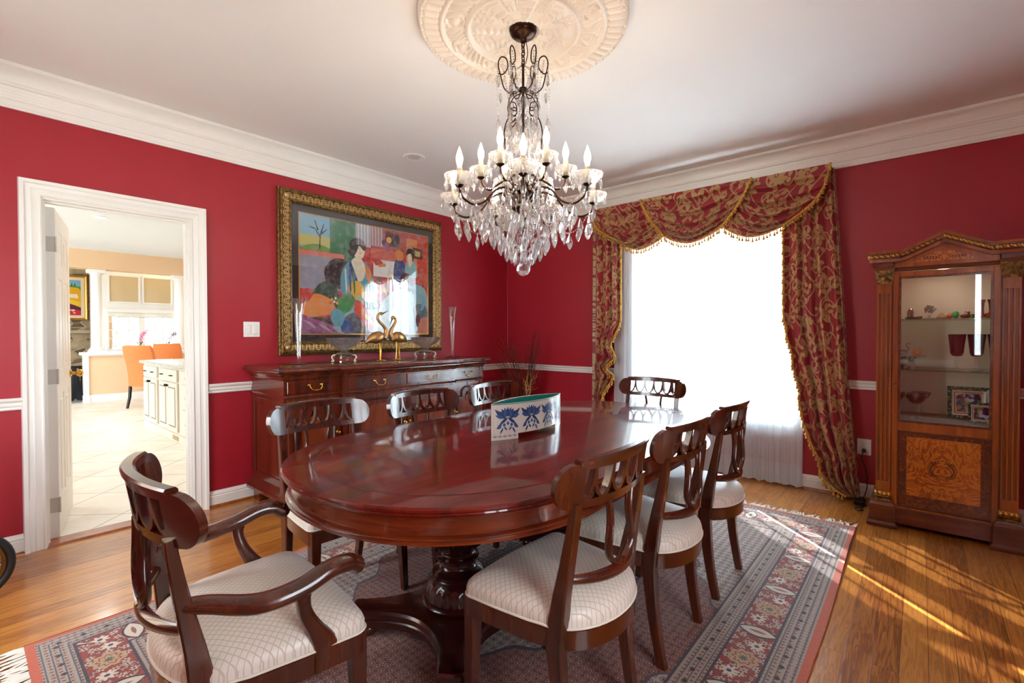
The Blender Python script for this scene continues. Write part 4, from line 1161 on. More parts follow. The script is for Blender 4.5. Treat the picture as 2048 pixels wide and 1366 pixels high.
# ---------------------------------------------------------------- framed painting
pt = thing('framed_painting', (.002, -1.935, 1.745), 'large colourful painting in a wide carved gilt frame above the sideboard', 'painting')
PW, PHH = .84, .668       # half sizes of the frame
def framering(mb, prof, hw, hh):
    """prof: (inset from outer edge, depth)"""
    vs = []
    for cx, cy in ((-1, -1), (1, -1), (1, 1), (-1, 1)):
        for d, x in prof: vs.append((x, cx*(hw-d), cy*(hh-d)))
    n = len(prof); fs = [(q*n+i, ((q+1) % 4)*n+i, ((q+1) % 4)*n+(i+1) % n, q*n+(i+1) % n) for q in range(4) for i in range(n)]
    mb.add(vs, fs)
mb = MB(); framering(mb, [(0, 0), (0, .03), (.006, .038), (.012, .034), (.016, .044), (.026, .048), (.032, .04), (.088, .036), (.092, .042), (.1, .04), (.108, .03), (.112, .02), (.112, 0)], PW, PHH)
fr = mb.build('frame', GILT, pt, ang=25)
# carved links along the frame face
mb = MB(); zc = .062
def link(cy, cz, ang, s=1.0):
    c, sn = cos(ang), sin(ang)
    T = lambda a, b, x: (x, cy+c*a-sn*b, cz+sn*a+c*b)
    P = [(-.017, -.022), (-.02, .006), (-.012, .02), (0, .024), (.012, .02), (.02, .006), (.017, -.022)]
    mb.tube([T(a, b, .04) for a, b in P], .0042, 5, up=(1, 0, 0)); mb.tube([T(a*.5, b*.45-.002, .04) for a, b in P], .0035, 5, closed=True, up=(1, 0, 0))
    mb.ball(T(.0295, -.008, .039), .0065, 6, 4); mb.ball(T(.0295, .016, .039), .004, 6, 4); mb.tube([T(.022, -.02, .039), (T(.037, -.02, .039))], .0025, 4, up=(1, 0, 0))
ny, nz = 27, 21
for i in range(ny):
    y = lerp(-PW+.085, PW-.085, i/(ny-1))
    for s in (-1, 1): link(y, s*(PHH-zc), 0 if s > 0 else pi)
for i in range(nz):
    z = lerp(-PHH+.085, PHH-.085, i/(nz-1))
    for s in (-1, 1): link(s*(PW-zc), z, -pi/2 if s > 0 else pi/2)
for s in (-1, 1):
    for q in (-1, 1): mb.ball((.04, s*(PW-zc), q*(PHH-zc)), .02, 8, 5)
mb.build('carving', CARVE, pt, ang=80)
mb = MB(); mb.box(.004, .014, -PW+.1, PW-.1, -PHH+.1, PHH-.1); mb.build('mat_board', plain('charcoal_mat', '#2b2422', .7), pt, smooth=False)
AW, AH = .665, .495
ay, az = .0, .005
mb = MB(); framering(mb, [(0, .014), (0, .017), (.008, .017), (.008, .014)], AW+.008, AH+.008); mb.build('gold_fillet', GOLD, pt, smooth=False)
# generic figures-at-a-table composition: flat colour fields in a 0..1 frame, painted on the sheet
cols = ['#7fb6cf', '#c7bd63', '#6f9a34', '#2f7a55', '#b7413a', '#c8302a', '#8f8fa0', '#221a1e', '#5fa2b4', '#efe3c4', '#2c4f8c', '#e58b3c', '#d8472a', '#7b3a72', '#a04c86', '#3a8f4a', '#1f4a34', '#e9b43a', '#cfe3e8', '#d9805e', '#5c7a86', '#5b2430', '#8fc0c4', '#f2f2ea', '#b3a4b8', '#d86a5a', '#45546a']
pm = [plain('pigment', '#b7413a', .55)]+[plain('pigment', c, .55) for c in cols]
mb = MB(); lay = [0]
def fld(col, P):
    lay[0] += 1; mb.cur = col+1
    sm = catmull([(a, b, 0) for a, b in P], 5, closed=True) if len(P) > 4 else [(a, b, 0) for a, b in P]
    mb.add([(.0146+lay[0]*.00003, lerp(-AW, AW, min(1, max(0, q[0]))), lerp(AH, -AH, min(1, max(0, q[1])))) for q in sm], [list(range(len(sm)))])
def rc(col, a, b, c, d): fld(col, [(a, b), (c, b), (c, d), (a, d)])
rc(5, 0, 0, 1, 1); rc(0, 0, 0, .2, .28); rc(1, 0, .17, .2, .26); fld(2, [(0, .3), (.06, .25), (.14, .24), (.2, .27), (.2, .3), (.1, .31)])
rc(3, .2, 0, .385, .42); rc(18, .385, 0, .5, .2); rc(24, .5, 0, .6, .18); rc(4, .6, 0, .8, .22); rc(21, .62, .02, .74, .16); rc(11, .8, .05, .92, .35); rc(12, .9, .02, 1, .5)
rc(25, 0, .3, .3, .36); rc(6, 0, .34, .3, .62); rc(25, .5, .2, .72, .34); rc(23, .52, .3, .7, .46)
for P in ([(.13, .28), (.135, .16), (.16, .06)], [(.137, .18), (.1, .11), (.06, .1)], [(.14, .15), (.18, .1)], [(.12, .12), (.1, .04)]):
    for (a, b), (c, d) in zip(P, P[1:]):
        L = sqrt((c-a)**2+(d-b)**2); nx, ny_ = -(d-b)/L*.006, (c-a)/L*.006; fld(7, [(a+nx, b+ny_), (c+nx*.4, d+ny_*.4), (c-nx*.4, d-ny_*.4), (a-nx, b-ny_)])
fld(21, [(.86, .13), (.95, .14), (.95, .24), (.86, .24)]); fld(1, [(.88, .16), (.93, .165), (.93, .22), (.88, .215)])
fld(7, [(.18, .4), (.24, .34), (.33, .36), (.35, .5), (.28, .6), (.19, .58), (.16, .48)])
fld(8, [(.27, .55), (.3, .4), (.38, .32), (.47, .36), (.52, .5), (.53, .66), (.42, .7), (.3, .68)]); fld(9, [(.36, .33), (.42, .31), (.46, .4), (.44, .5), (.4, .52), (.35, .44)])
fld(9, [(.38, .2), (.43, .17), (.455, .22), (.44, .3), (.4, .32), (.37, .28)]); fld(7, [(.33, .26), (.35, .16), (.41, .13), (.46, .18), (.45, .24), (.41, .2), (.39, .26), (.36, .31)])
fld(10, [(.34, .34), (.37, .42), (.4, .53), (.37, .52), (.335, .43)]); fld(11, [(.45, .36), (.5, .42), (.5, .55), (.47, .5)]); fld(17, [(.33, .56), (.4, .52), (.45, .6), (.42, .7), (.34, .66)])
fld(16, [(.08, .66), (.14, .56), (.22, .56), (.26, .66), (.25, .76), (.19, .74), (.13, .66)]); fld(11, [(0, .76), (.06, .72), (.1, .66), (.2, .7), (.24, .82), (.16, .84), (.06, .86), (0, .84)])
fld(15, [(.26, .68), (.34, .64), (.38, .7), (.36, .8), (.29, .84), (.25, .78)]); fld(22, [(.29, .84), (.35, .78), (.4, .66), (.45, .7), (.42, .82), (.36, .9)])
rc(7, 0, .86, .3, 1); fld(13, [(0, .88), (.08, .9), (.2, .95), (.3, 1), (.14, 1), (0, 1)]); fld(14, [(0, .84), (.08, .87), (.2, .92), (.28, .97), (.2, 1), (.08, .97), (0, .94)])
fld(26, [(.3, .86), (.4, .8), (.52, .84), (.56, .96), (.5, 1), (.3, 1)]); fld(10, [(.27, .9), (.31, .86), (.35, .92), (.36, 1), (.27, 1)])
fld(12, [(.38, .7), (.43, .72), (.5, .84), (.54, .94), (.55, 1), (.49, .98), (.43, .88), (.37, .8)]); fld(26, [(.44, .66), (.54, .66), (.56, .8), (.5, .82), (.44, .74)])
fld(9, [(.44, .62), (.5, .6), (.54, .64), (.52, .7), (.46, .7)]); fld(8, [(.2, .82), (.25, .78), (.3, .84), (.27, .94), (.22, .92)]); fld(22, [(.22, .93), (.27, .94), (.28, 1), (.22, .98)])
fld(12, [(.53, .56), (.57, .52), (.62, .56), (.6, .62), (.55, .62)]); fld(17, [(.6, .56), (.64, .58), (.62, .64)]); fld(10, [(.7, .3), (.76, .26), (.79, .36), (.76, .5), (.69, .5)]); fld(11, [(.7, .22), (.73, .18), (.77, .2), (.77, .27), (.72, .28)])
fld(22, [(.79, .34), (.82, .26), (.88, .28), (.9, .42), (.84, .44), (.79, .42)]); fld(9, [(.82, .2), (.85, .19), (.86, .27), (.83, .34), (.81, .26)]); fld(7, [(.8, .22), (.81, .16), (.85, .15), (.87, .2), (.86, .28), (.84, .2)])
fld(22, [(.8, .6), (.88, .5), (.98, .56), (1, .75), (.95, .9), (.86, .8)]); fld(20, [(.86, .74), (.96, .7), (1, .8), (1, 1), (.88, 1)]); fld(19, [(.9, .86), (1, .82), (1, 1), (.9, 1)])
fld(18, [(.6, .68), (.72, .56), (.82, .58), (.88, .72), (.88, 1), (.56, 1), (.56, .8)]); fld(9, [(.76, .46), (.8, .44), (.82, .52), (.79, .58), (.75, .54)]); fld(21, [(.74, .46), (.78, .4), (.84, .42), (.86, .52), (.82, .58), (.81, .48), (.77, .46)])
for k in range(9): x = .39+.012*k; rc(23 if k % 2 else 24, x, 0, x+.006, .19)
for k in range(8): x = .5+.012*k; rc(9 if k % 2 else 25, x, 0, x+.005, .17)
for a, b, c in ((.61, .13, 21), (.65, .1, 17), (.63, .16, 14), (.69, .12, 7), (.72, .08, 7)): fld(c, [(a+.022*cos(q*pi/4), b+.03*sin(q*pi/4)) for q in range(8)])
for a, b, c in ((.55, .55, 12), (.585, .53, 5), (.57, .59, 12), (.545, .6, 19), (.6, .58, 17), (.56, .5, 20)): fld(c, [(a+.02*cos(q*pi/3), b+.026*sin(q*pi/3)) for q in range(6)])
fld(23, [(.43, .63), (.455, .61), (.5, .61), (.525, .64), (.51, .7), (.45, .7)]); fld(9, [(.42, .625), (.435, .62), (.44, .66), (.43, .67)]); fld(23, [(.47, .78), (.52, .775), (.525, .8), (.47, .805)]); fld(16, [(.485, .745), (.525, .745), (.52, .785), (.49, .785)])
for x0, c in ((.3, 18), (.33, 10), (.36, 3)): fld(c, [(x0, .42), (x0+.012, .42), (x0+.02, .6), (x0+.01, .66)])
for k in range(5): fld((12, 19, 17, 25, 12)[k], [(.4+.025*k, .74+.045*k), (.43+.025*k, .74+.045*k), (.45+.025*k, .79+.045*k), (.42+.025*k, .78+.045*k), (.41+.02*k, .77+.045*k)])
for k in range(5): fld(13 if k % 2 else 24, [(.02+.05*k, .885+.015*k), (.07+.05*k, .905+.018*k), (.1+.05*k, .95+.012*k), (.09+.05*k, .955+.012*k), (.05+.05*k, .915+.017*k)])
for a, b, c in ((.21, .7, 17), (.225, .72, 9), (.2, .73, 12), (.235, .69, 9), (.245, .73, 17)): fld(c, [(a+.009*cos(q*pi/3), b+.013*sin(q*pi/3)) for q in range(6)])
fld(0, [(.9, .6), (.97, .62), (.96, .74), (.93, .76), (.94, .68)]); fld(21, [(.885, .82), (.91, .8), (.925, .85), (.905, .93), (.885, .9)]); fld(6, [(.8, .5), (.87, .54), (.9, .6), (.86, .6)])
fld(12, [(.41, .265), (.425, .262), (.418, .275)]); fld(12, [(.775, .525), (.787, .522), (.78, .532)]); fld(12, [(.838, .262), (.85, .258), (.844, .27)])
for a, b in ((.395, .22), (.425, .215), (.765, .485), (.79, .48)): fld(7, [(a, b), (a+.012, b-.004), (a+.012, b+.004), (a, b+.004)])
fld(9, [(.62, .62), (.64, .42), (.66, .4), (.68, .44), (.7, .62), (.692, .62), (.67, .46), (.655, .43), (.645, .46), (.63, .62)])
fld(11, [(.56, .34), (.62, .33), (.62, .36), (.56, .37)]); fld(5, [(.5, .3), (.56, .28), (.6, .33), (.54, .36)])
for i, c in enumerate(cols):
    nt = pm[i+1].node_tree; b = nt.nodes['Principled BSDF']; tx = nt.nodes.new('ShaderNodeTexNoise'); tx.inputs['Scale'].default_value = 22; tx.inputs['Detail'].default_value = 4
    tc = nt.nodes.new('ShaderNodeTexCoord'); nt.links.new(tc.outputs[3], tx.inputs['Vector'])
    mx = nt.nodes.new('ShaderNodeMix'); mx.data_type = 'RGBA'; mx.inputs[6].default_value = lin(c); l = lin(c); mx.inputs[7].default_value = (l[0]*.5+.25, l[1]*.5+.22, l[2]*.5+.22, 1)
    mr = nt.nodes.new('ShaderNodeMapRange'); mr.inputs[1].default_value = .45; mr.inputs[2].default_value = .8; nt.links.new(tx.outputs[0], mr.inputs[0]); nt.links.new(mr.outputs[0], mx.inputs[0]); nt.links.new(mx.outputs[2], b.inputs['Base Color'])
mb.build('painted_sheet', pm, pt, smooth=False, recalc=False)
mb = MB(); mb.box(.0185, .0195, -PW+.105, PW-.105, -PHH+.105, PHH-.105); mb.build('glazing', PICGLASS, pt, smooth=False)
# ---------------------------------------------------------------- display cabinet (local: x across, -y to the room)
cb = thing('display_cabinet', (3.975, -.012, 0), 'tall glazed display cabinet with a gilt pediment and inlaid lower door on the window wall', 'display cabinet')
FY = -.50
mb = MB()
mb.box(-.325, -.30, FY, 0, .03, 1.70); mb.box(.30, .325, FY, 0, .03, 1.70); mb.box(-.30, .30, -.03, 0, .03, 1.70); mb.box(-.30, .30, FY+.03, -.03, 1.64, 1.70); mb.box(-.30, .30, FY+.03, -.03, .655, .688); mb.box(-.3, .3, FY+.03, -.03, .06, .1)
mb.box(-.32, -.247, FY, FY+.03, .06, 1.68); mb.box(.247, .32, FY, FY+.03, .06, 1.68)
mb.build('carcass', CHERRY, cb, smooth=False)
mb = MB(); mb.box(-.298, .298, -.036, -.031, .69, 1.638); mb.box(-.299, -.295, FY+.03, -.036, .69, 1.638); mb.box(.295, .299, FY+.03, -.036, .69, 1.638)
mb.build('lining', plain('taupe_fabric_lining', '#e8dcc8', .85), cb, smooth=False)
for s in (-1, 1):
    x0 = s*.285
    mb = MB(); w = .037
    # fluted shaft
    P = [(x0-w, FY), (x0-w, FY-.02)]
    for k in (-1, 0, 1):
        c = x0+k*.022
        P += [(c-.0065, FY-.02), (c-.0045, FY-.006), (c+.0045, FY-.006), (c+.0065, FY-.02)]
    P += [(x0+w, FY-.02), (x0+w, FY)]
    n = len(P); vs = []
    for z in (.29, 1.50): vs += [(a, b, z) for a, b in P]
    mb.add(vs, [(i, (i+1) % n, n+(i+1) % n, n+i) for i in range(n)])
    mb.box(x0-w, x0+w, FY-.0195, FY, .225, .291); mb.box(x0-w, x0+w, FY-.0195, FY, 1.499, 1.565); mb.build('pilaster', CHERRY, cb, ang=30)
    mb = MB(); mb.stack([(x0-.04, FY-.024), (x0+.04, FY-.024), (x0+.04, FY), (x0-.04, FY)], [(-.002, 1.56), (0, 1.575), (.01, 1.65)], clampy=0)
    for k in range(3):
        for j in range(2):
            c = x0+(k-1)*.024; mb.tube([(c+.008*cos(a), FY-.028-.006*j, 1.585+.03*j+.012*sin(a)) for a in [q*pi/4 for q in range(8)]], .0035, 5, closed=True)
    for k in (-1, 1): mb.tube(catmull([(x0+k*.01, FY-.027, 1.575), (x0+k*.03, FY-.03, 1.61), (x0+k*.042, FY-.035, 1.64), (x0+k*.026, FY-.036, 1.635)], 4), .004, 5)
    mb.build('capital', GILT, cb, ang=50)
    mb = MB(); mb.stack([(x0-.043, FY-.026), (x0+.043, FY-.026), (x0+.043, FY), (x0-.043, FY)], [(.006, .163), (.006, .178), (0, .182), (.004, .19), (0, .196), (.002, .2)], clampy=0)
    mb.build('pilaster_base', GILT, cb, ang=30)
    mb = MB()
    for k in range(4): mb.ball((x0-.033+k*.022, FY-.03, .21), .012, 8, 6, (1, .8, 1.1))
    mb.box(x0-.043, x0+.043, FY-.026, FY, .2, .224); mb.build('gilt_leaf', GOLD, cb, ang=60)
    mb = MB(); mb.stack([(x0-.066, FY-.05), (x0+.066, FY-.05), (x0+.066, -.0), (x0-.066, -.0)], [(.012, 0), (.014, .006), (.014, .022), (.004, .032), (0, .036), (0, .138), (-.006, .15), (-.012, .156), (-.014, .163)], clampy=0)
    mb.build('plinth_block', CHERRY_D, cb, ang=25)
    mb = MB(); mb.stack([(x0-.044, FY-.026), (x0+.044, FY-.026), (x0+.044, 0), (x0-.044, 0)], [(0, 1.645), (.008, 1.65), (.011, 1.66), (.008, 1.668), (.0, 1.672), (0, 1.71)], clampy=0); mb.build('entablature', CHERRY_D, cb, ang=25)
mb = MB(); mb.mould([(0, .03), (.0, .03), (.012, .03), (.012, .128), (.006, .138), (.01, .146), (0, .155)], (-.22, FY-.002, 0), (.22, FY-.002, 0), (0, -1, 0)); mb.build('plinth', CHERRY_D, cb, ang=25)
# cornice following the pediment
def strip(path, dz0, dz1, y0, mat, name, ang=25, ext=0):
    mb = MB(); n = len(path); vs = []
    for x, z in path:
        sx = x+(ext if x > 0 else -ext) if abs(x) > .37 else x
        for dz in (dz0, dz1): vs += [(sx, y0(x), z+dz), (sx, -.0, z+dz)]
    fs = []
    for i in range(n-1):
        a, b = i*4, (i+1)*4
        fs += [(a, b, b+2, a+2), (a+1, a+3, b+3, b+1), (a, a+1, b+1, b), (a+2, b+2, b+3, a+3)]
    fs += [(0, 2, 3, 1), ((n-1)*4, (n-1)*4+1, (n-1)*4+3, (n-1)*4+2)]
    mb.add(vs, fs); return mb.build(name, mat, cb, ang=ang)
PATH = [(-.372, 1.765), (-.222, 1.765), (-.2215, 1.765), (-.2, 1.768), (0, 1.862), (.2, 1.768), (.2215, 1.765), (.222, 1.765), (.372, 1.765)]
yy = lambda base: (lambda x: base-(.028 if abs(x) > .2218 else 0))
strip(PATH, -.012, .0, yy(FY-.062), CHERRY, 'cornice', ext=.006); strip(PATH, -.02, -.011, yy(FY-.056), CHERRY, 'cornice', ext=.0)
strip(PATH, -.044, -.02, yy(FY-.046), CHERRY_D, 'cornice', ext=-.01)
strip([(x*.97, z) for x, z in PATH], -.066, -.044, yy(FY-.03), CHERRY, 'cornice', ext=-.02)
mb = MB(); L = []
for (a, b), (c, d) in zip(PATH, PATH[1:]):
    l = sqrt((c-a)**2+(d-b)**2); m = max(1, int(l/.0125))
    for k in range(m): L.append((lerp(a, c, k/m), lerp(b, d, k/m), atan2(d-b, c-a)))
for k, (x, z, an) in enumerate(L):
    if abs(x) > .362: continue
    y = FY-.048-(.028 if abs(x) > .2218 else 0)
    mb.tube([(x-.006*cos(an)-.004*sin(an)*0, y, z-.026-.006*sin(an)), (x, y-.006, z-.032+(.004 if k % 2 else -.004)), (x+.007*cos(an), y, z-.038+.007*sin(an))], [.004, .0055, .004], 5)
for s in (-1, 1):
    for k in range(38): mb.ball((s*.364, -.03-k*.0145, 1.733), .0068, 6, 4)
mb.build('gilt_rope', GOLD, cb, ang=70)
mb = MB(); mb.prism([(-.235, 1.66), (.235, 1.66), (.235, 1.705), (.205, 1.71), (0, 1.806), (-.205, 1.71), (-.235, 1.705)], lambda a, b, t: (a, t, b), FY, -.02); mb.build('pediment', CHERRY, cb, smooth=False)
mb = MB(); mb.prism([(-.15, 1.69), (.15, 1.69), (0, 1.764)], lambda a, b, t: (a, t, b), FY-.0025, FY+.01); mb.build('pediment_panel', BURL, cb, smooth=False)
mb = MB(); mb.mould([(0, 1.637), (.014, 1.637), (.018, 1.645), (.014, 1.654), (.006, 1.66), (0, 1.664)], (-.24, FY, 0), (.24, FY, 0), (0, -1, 0)); mb.build('frieze_moulding', CHERRY_D, cb, ang=25)
def wreath(mb, cx, cz, rx, rz, y, n=11, arms=None):
    for s in (-1, 1):
        for k in range(n):
            a = -pi/2+s*lerp(.25, 2.75, k/(n-1)) if arms is None else 0
            if arms is None: x, z, d = cx+rx*cos(a), cz+rz*sin(a), a+s*pi/2
            else: x, z, d = cx+s*lerp(rx, arms, k/(n-1)), cz+rz*sin(k*.5)*.3, (0 if s > 0 else pi)
            for q in (-.7, .7):
                l = rx*.28 if arms is None else .016; e = d+q
                P = [(0, 0), (l*.5, l*.2), (l, 0), (l*.5, -l*.2)]
                mb.add([(x+c_*cos(e)-s_*sin(e), y, z+c_*sin(e)+s_*cos(e)) for c_, s_ in P], [(0, 1, 2, 3)])
mb = MB(); wreath(mb, 0, 1.712, .026, .02, FY-.0029, 8); wreath(mb, 0, 1.708, .032, .01, FY-.0029, 5, arms=.085); mb.build('wreath_inlay', INLAY, cb, smooth=False, recalc=False)
# door with glass above and inlaid panel below
D0, D1 = FY-.012, FY+.012
dr = None
mb = MB(); mb.box(-.243, -.213, D0, D1, .108, 1.632, .002); mb.box(.213, .243, D0, D1, .108, 1.632, .002)
for z0, z1 in ((.108, .14), (.625, .68), (1.602, 1.632)): mb.box(-.213, .213, D0, D1, z0, z1, .002)
dr = mb.build('door', CHERRY, cb, ang=30)
mb = MB()
for a, b, c, d in ((-.213, -.201, .68, 1.602), (.201, .213, .68, 1.602), (-.201, .201, .68, .692), (-.201, .201, 1.59, 1.602)): mb.box(a, b, D0+.002, D1, c, d)
for a, b, c, d in ((-.247, -.2425, .105, 1.635), (.2425, .247, .105, 1.635)): mb.box(a, b, D0-.0006, D1, c, d)
mb.box(-.213, .213, D0+.003, D1, .14, .625); mb.build('crossbanding', CROSSB, dr, smooth=False)
mb = MB(); mb.box(-.168, .168, D0+.0015, D0+.006, .222, .592); mb.build('panel', BURL, dr, smooth=False)
mb = MB(); framev = []
for a, b, c, d in ((-.208, -.202, .145, .62), (.202, .208, .145, .62), (-.202, .202, .145, .151), (-.202, .202, .614, .62)): mb.box(a, b, D0-.001, D0+.005, c, d, .001)
mb.build('panel_moulding', CHERRY_D, dr, smooth=False)
mb = MB(); wreath(mb, .0, .405, .058, .05, D0+.0012, 13); mb.build('wreath_inlay', INLAY, dr, smooth=False, recalc=False)
mb = MB(); mb.box(-.202, .202, D0+.006, D0+.010, .688, 1.594); mb.build('glass', m_pane('cabinet_door_glass', gl=1.3), dr, smooth=False)
mb = MB(); mb.box(-.236, -.222, D0-.003, D0, .905, .925, .001); mb.build('keyhole_plate', GILT, dr, smooth=False)
for z in (1.335, 1.012):
    mb = MB(); mb.box(-.294, .294, FY+.05, -.04, z-.006, z); mb.build('glass_shelf', m_pane('shelf_glass', lin('#d8ece4'), 1.0), cb, smooth=False)

mb = MB(); mb.lathe([(0, 1.63), (.02, 1.63), (.03, 1.636), (.03, 1.64), (0, 1.64)], (0, -.25, 0), 20); mb.build('puck_lamp', NT('cabinet_lamp_lens', base='#fff2dc', emc=(1, .86, .68, 1), ems=22.0).m, cb)
# ---------------------------------------------------------------- things in the cabinet
S1, S2, S3 = 1.3355, 1.0125, .6885
def at(lx, ly, z): return (3.975+lx, -.012+ly, z)
AMBER = m_pane('amber_glass', lin('#d08a3a'), 1.3); REDG = m_pane('ruby_glass', lin('#c04a5c'), 1.3); NAVG = m_pane('navy_glass', lin('#4a5470'), 1.3); TEALG = m_pane('teal_glass', lin('#4a88a4'), 1.3)
GREENG = plain('green_glass', '#2fae55', .1, coat=.6); SMOKE = m_pane('smoky_glass', lin('#e0dad2'), 1.8)
def lthing(name, pos, label, cat, parts, group=None):
    t = thing(name, pos, label, cat, group=group)
    for pn, pr, mt, n in parts:
        mb = MB(); mb.lathe(pr, n=n); mb.build(pn, mt, t, ang=40)
    return t
t = thing('tower_figurine', at(-.158, -.26, S1), 'little ribbed silver tower at the left end of the top cabinet shelf', 'figurine')
mb = MB(); mb.lathe([(0, 0), (.018, 0), (.018, .05), (.013, .066), (.006, .074), (0, .075)], n=16, mod=lambda a, z: 1+.08*cos(8*a)); mb.build('body', NICKEL, t)
t = lthing('silver_dish', at(-.15, -.36, S1), 'small flat silver dish in front of the silver tower', 'dish', [('body', [(0, 0), (.03, 0), (.038, .014), (.034, .014), (.028, .004), (0, .004)], NICKEL, 24)])
t = lthing('silver_cup', at(-.112, -.33, S1), 'tiny silver cup right of the flat silver dish', 'cup', [('body', [(0, 0), (.012, 0), (.015, .02), (.013, .02), (.01, .003), (0, .003)], NICKEL, 20)])
t = thing('crystal_tree', at(-.065, -.3, S1), 'sparkling crystal tree ornament, the tallest piece in the middle left of the top shelf', 'crystal ornament')
mb = MB(); mb.lathe([(0, 0), (.035, 0), (.03, .008), (.008, .012), (.006, .03), (0, .03)], n=12); mb.build('base', CRYSTAL, t)
mb = MB()
for k in range(46):
    a, b = rnd.uniform(0, 2*pi), rnd.uniform(-.9, 1.3); r = .03*rnd.uniform(.5, 1); mb.ball((r*cos(a)*cos(b), r*sin(a)*cos(b), .058+r*sin(b)), .008, 5, 4)
mb.build('crown', CRYSTAL, t, smooth=False)
t = lthing('shell_ornament', at(-.005, -.3, S1), 'small tan shell ornament right of the crystal tree', 'ornament', [('body', [(0, 0), (.026, 0), (.028, .01), (.014, .026), (.005, .04), (0, .042)], plain('shell_tan', '#a08058', .4), 14)])
t = lthing('glass_ball', at(.03, -.34, S1), 'orange glass ball on the top cabinet shelf', 'ornament', [('body', [(.015*sin(pi*k/8), .015-.015*cos(pi*k/8)) for k in range(9)], plain('orange_glass', '#e05a18', .1, coat=.6), 16)])
t = lthing('glass_egg', at(.058, -.34, S1), 'green glass egg on the top cabinet shelf', 'ornament', [('body', [(.019*sin(pi*k/8), .024-.024*cos(pi*k/8)) for k in range(9)], GREENG, 16)])
t = lthing('glass_egg', at(.04, -.27, S1), 'clear glass egg behind the green and orange glass pieces', 'ornament', [('body', [(.016*sin(pi*k/8), .02-.02*cos(pi*k/8)) for k in range(9)], CRYSTAL, 16)])
t = thing('bird_ornament', at(.105, -.32, S1), 'brown and gold bird ornament right of the green glass egg', 'ornament')
mb = MB(); mb.ball((0, 0, .016), .015, 10, 8, (1.7, .8, .9)); mb.tube([(.012, 0, .02), (.016, 0, .034), (.012, 0, .042)], [.008, .006, .008], 8); mb.build('body', plain('bird_brown', '#7a4a1a', .4), t)
mb = MB(); mb.tube([(.006, 0, .042), (-.006, 0, .04)], [.004, .001], 6); mb.build('beak', BRASS, t)
mb = MB(); mb.box(-.03, .035, -.012, .012, 0, .005, .002); mb.build('base', BRASS, t)
t = lthing('votive', at(.145, -.36, S1), 'pale green cut glass votive near the right of the top shelf', 'ornament', [('body', [(0, 0), (.018, 0), (.022, .02), (.018, .026), (.012, .006), (0, .004)], m_pane('pale_green_glass', lin('#c8e4ca'), 1.6), 18)])
def boot(lx, ly, label):
    t = thing('glass_boot', at(lx, ly, S1), label, 'ornament', group='amber glass boots')
    mb = MB(); mb.lathe([(0, .03), (.015, .03), (.013, .06), (.016, .095), (.022, .115), (.018, .118), (.012, .09), (.01, .05), (0, .045)], n=20); mb.ball((-.008, 0, .018), .018, 10, 8, (1.7, .85, 1)); mb.build('body', AMBER, t)
boot(.178, -.26, 'larger amber glass boot at the right of the top shelf'); boot(.226, -.25, 'slimmer amber glass boot tucked beside the right door stile')
def goblet(lx, mt, label):
    t = thing('goblet', at(lx, -.27, S2), label, 'goblet', group='coloured cut glass goblets')
    mb = MB(); mb.lathe([(0, .085), (.024, .088), (.032, .105), (.036, .15), (.044, .225), (.0415, .225), (.033, .15), (.029, .108), (0, .095)], n=30, mod=lambda a, z: 1+.012*cos(14*a)); mb.build('bowl', mt, t, ang=60)
    mb = MB(); mb.lathe([(0, 0), (.034, 0), (.034, .003), (.008, .012), (.006, .03), (.011, .05), (.007, .07), (.014, .086), (0, .086)], n=24); mb.build('stem', GLASS, t, ang=60)
goblet(.07, REDG, 'ruby red goblet on the middle cabinet shelf'); goblet(.16, NAVG, 'dark navy goblet next to the ruby red one'); goblet(.25, TEALG, 'teal blue goblet at the right end of the middle shelf')
t = thing('patterned_dish', at(-.185, -.3, S2), 'green and white patterned footed dish at the left of the middle shelf', 'dish')
mb = MB(); mb.lathe([(0, 0), (.05, 0), (.056, .02), (.05, .035), (.062, .075), (.06, .078), (.045, .04), (0, .03)], n=28)
mg = NT('green_leaf_majolica', rough=.3); mg.set('base', mg.ramp(mg.noise(mg.obj(), 32, 3), [(.4, '#2f6b45'), (.5, '#9fb89a'), (.6, '#d9dfd2')])); mb.build('body', mg.m, t)
t = thing('glass_tray', at(-.165, -.3, S2+.079), 'clear glass tray resting on the green patterned dish', 'tray')
mb = MB(); mb.box(-.085, .085, -.055, .055, 0, .006, .002); mb.build('body', GLASS, t, ang=30)
t = thing('shell_lamp', at(-.125, -.3, S2+.086), 'small peach coloured shell ornament on the glass tray', 'ornament')
mb = MB(); mb.ball((0, 0, .022), .022, 14, 10, (1.1, .8, 1)); mb.build('body', plain('peach_shell', '#f0b878', .4), t)
t = thing('glass_swan', at(-.195, -.3, S2+.086), 'clear glass bird with a thin curved neck on the glass tray', 'ornament')
mb = MB(); mb.ball((0, 0, .018), .017, 10, 8, (1.5, .9, 1)); mb.tube(catmull([(.015, 0, .025), (.03, 0, .045), (.018, 0, .062), (.022, 0, .078), (.04, 0, .074)], 4), [.006]*8+[.004]*9, 6); mb.build('body', CRYSTAL, t)
ci = ['half hidden by the left door stile, nearer the glass', 'half hidden by the left door stile, further back', 'at the back of the fully visible row of three', 'in the middle of the fully visible row of three', 'closest to the glass in the fully visible row of three']
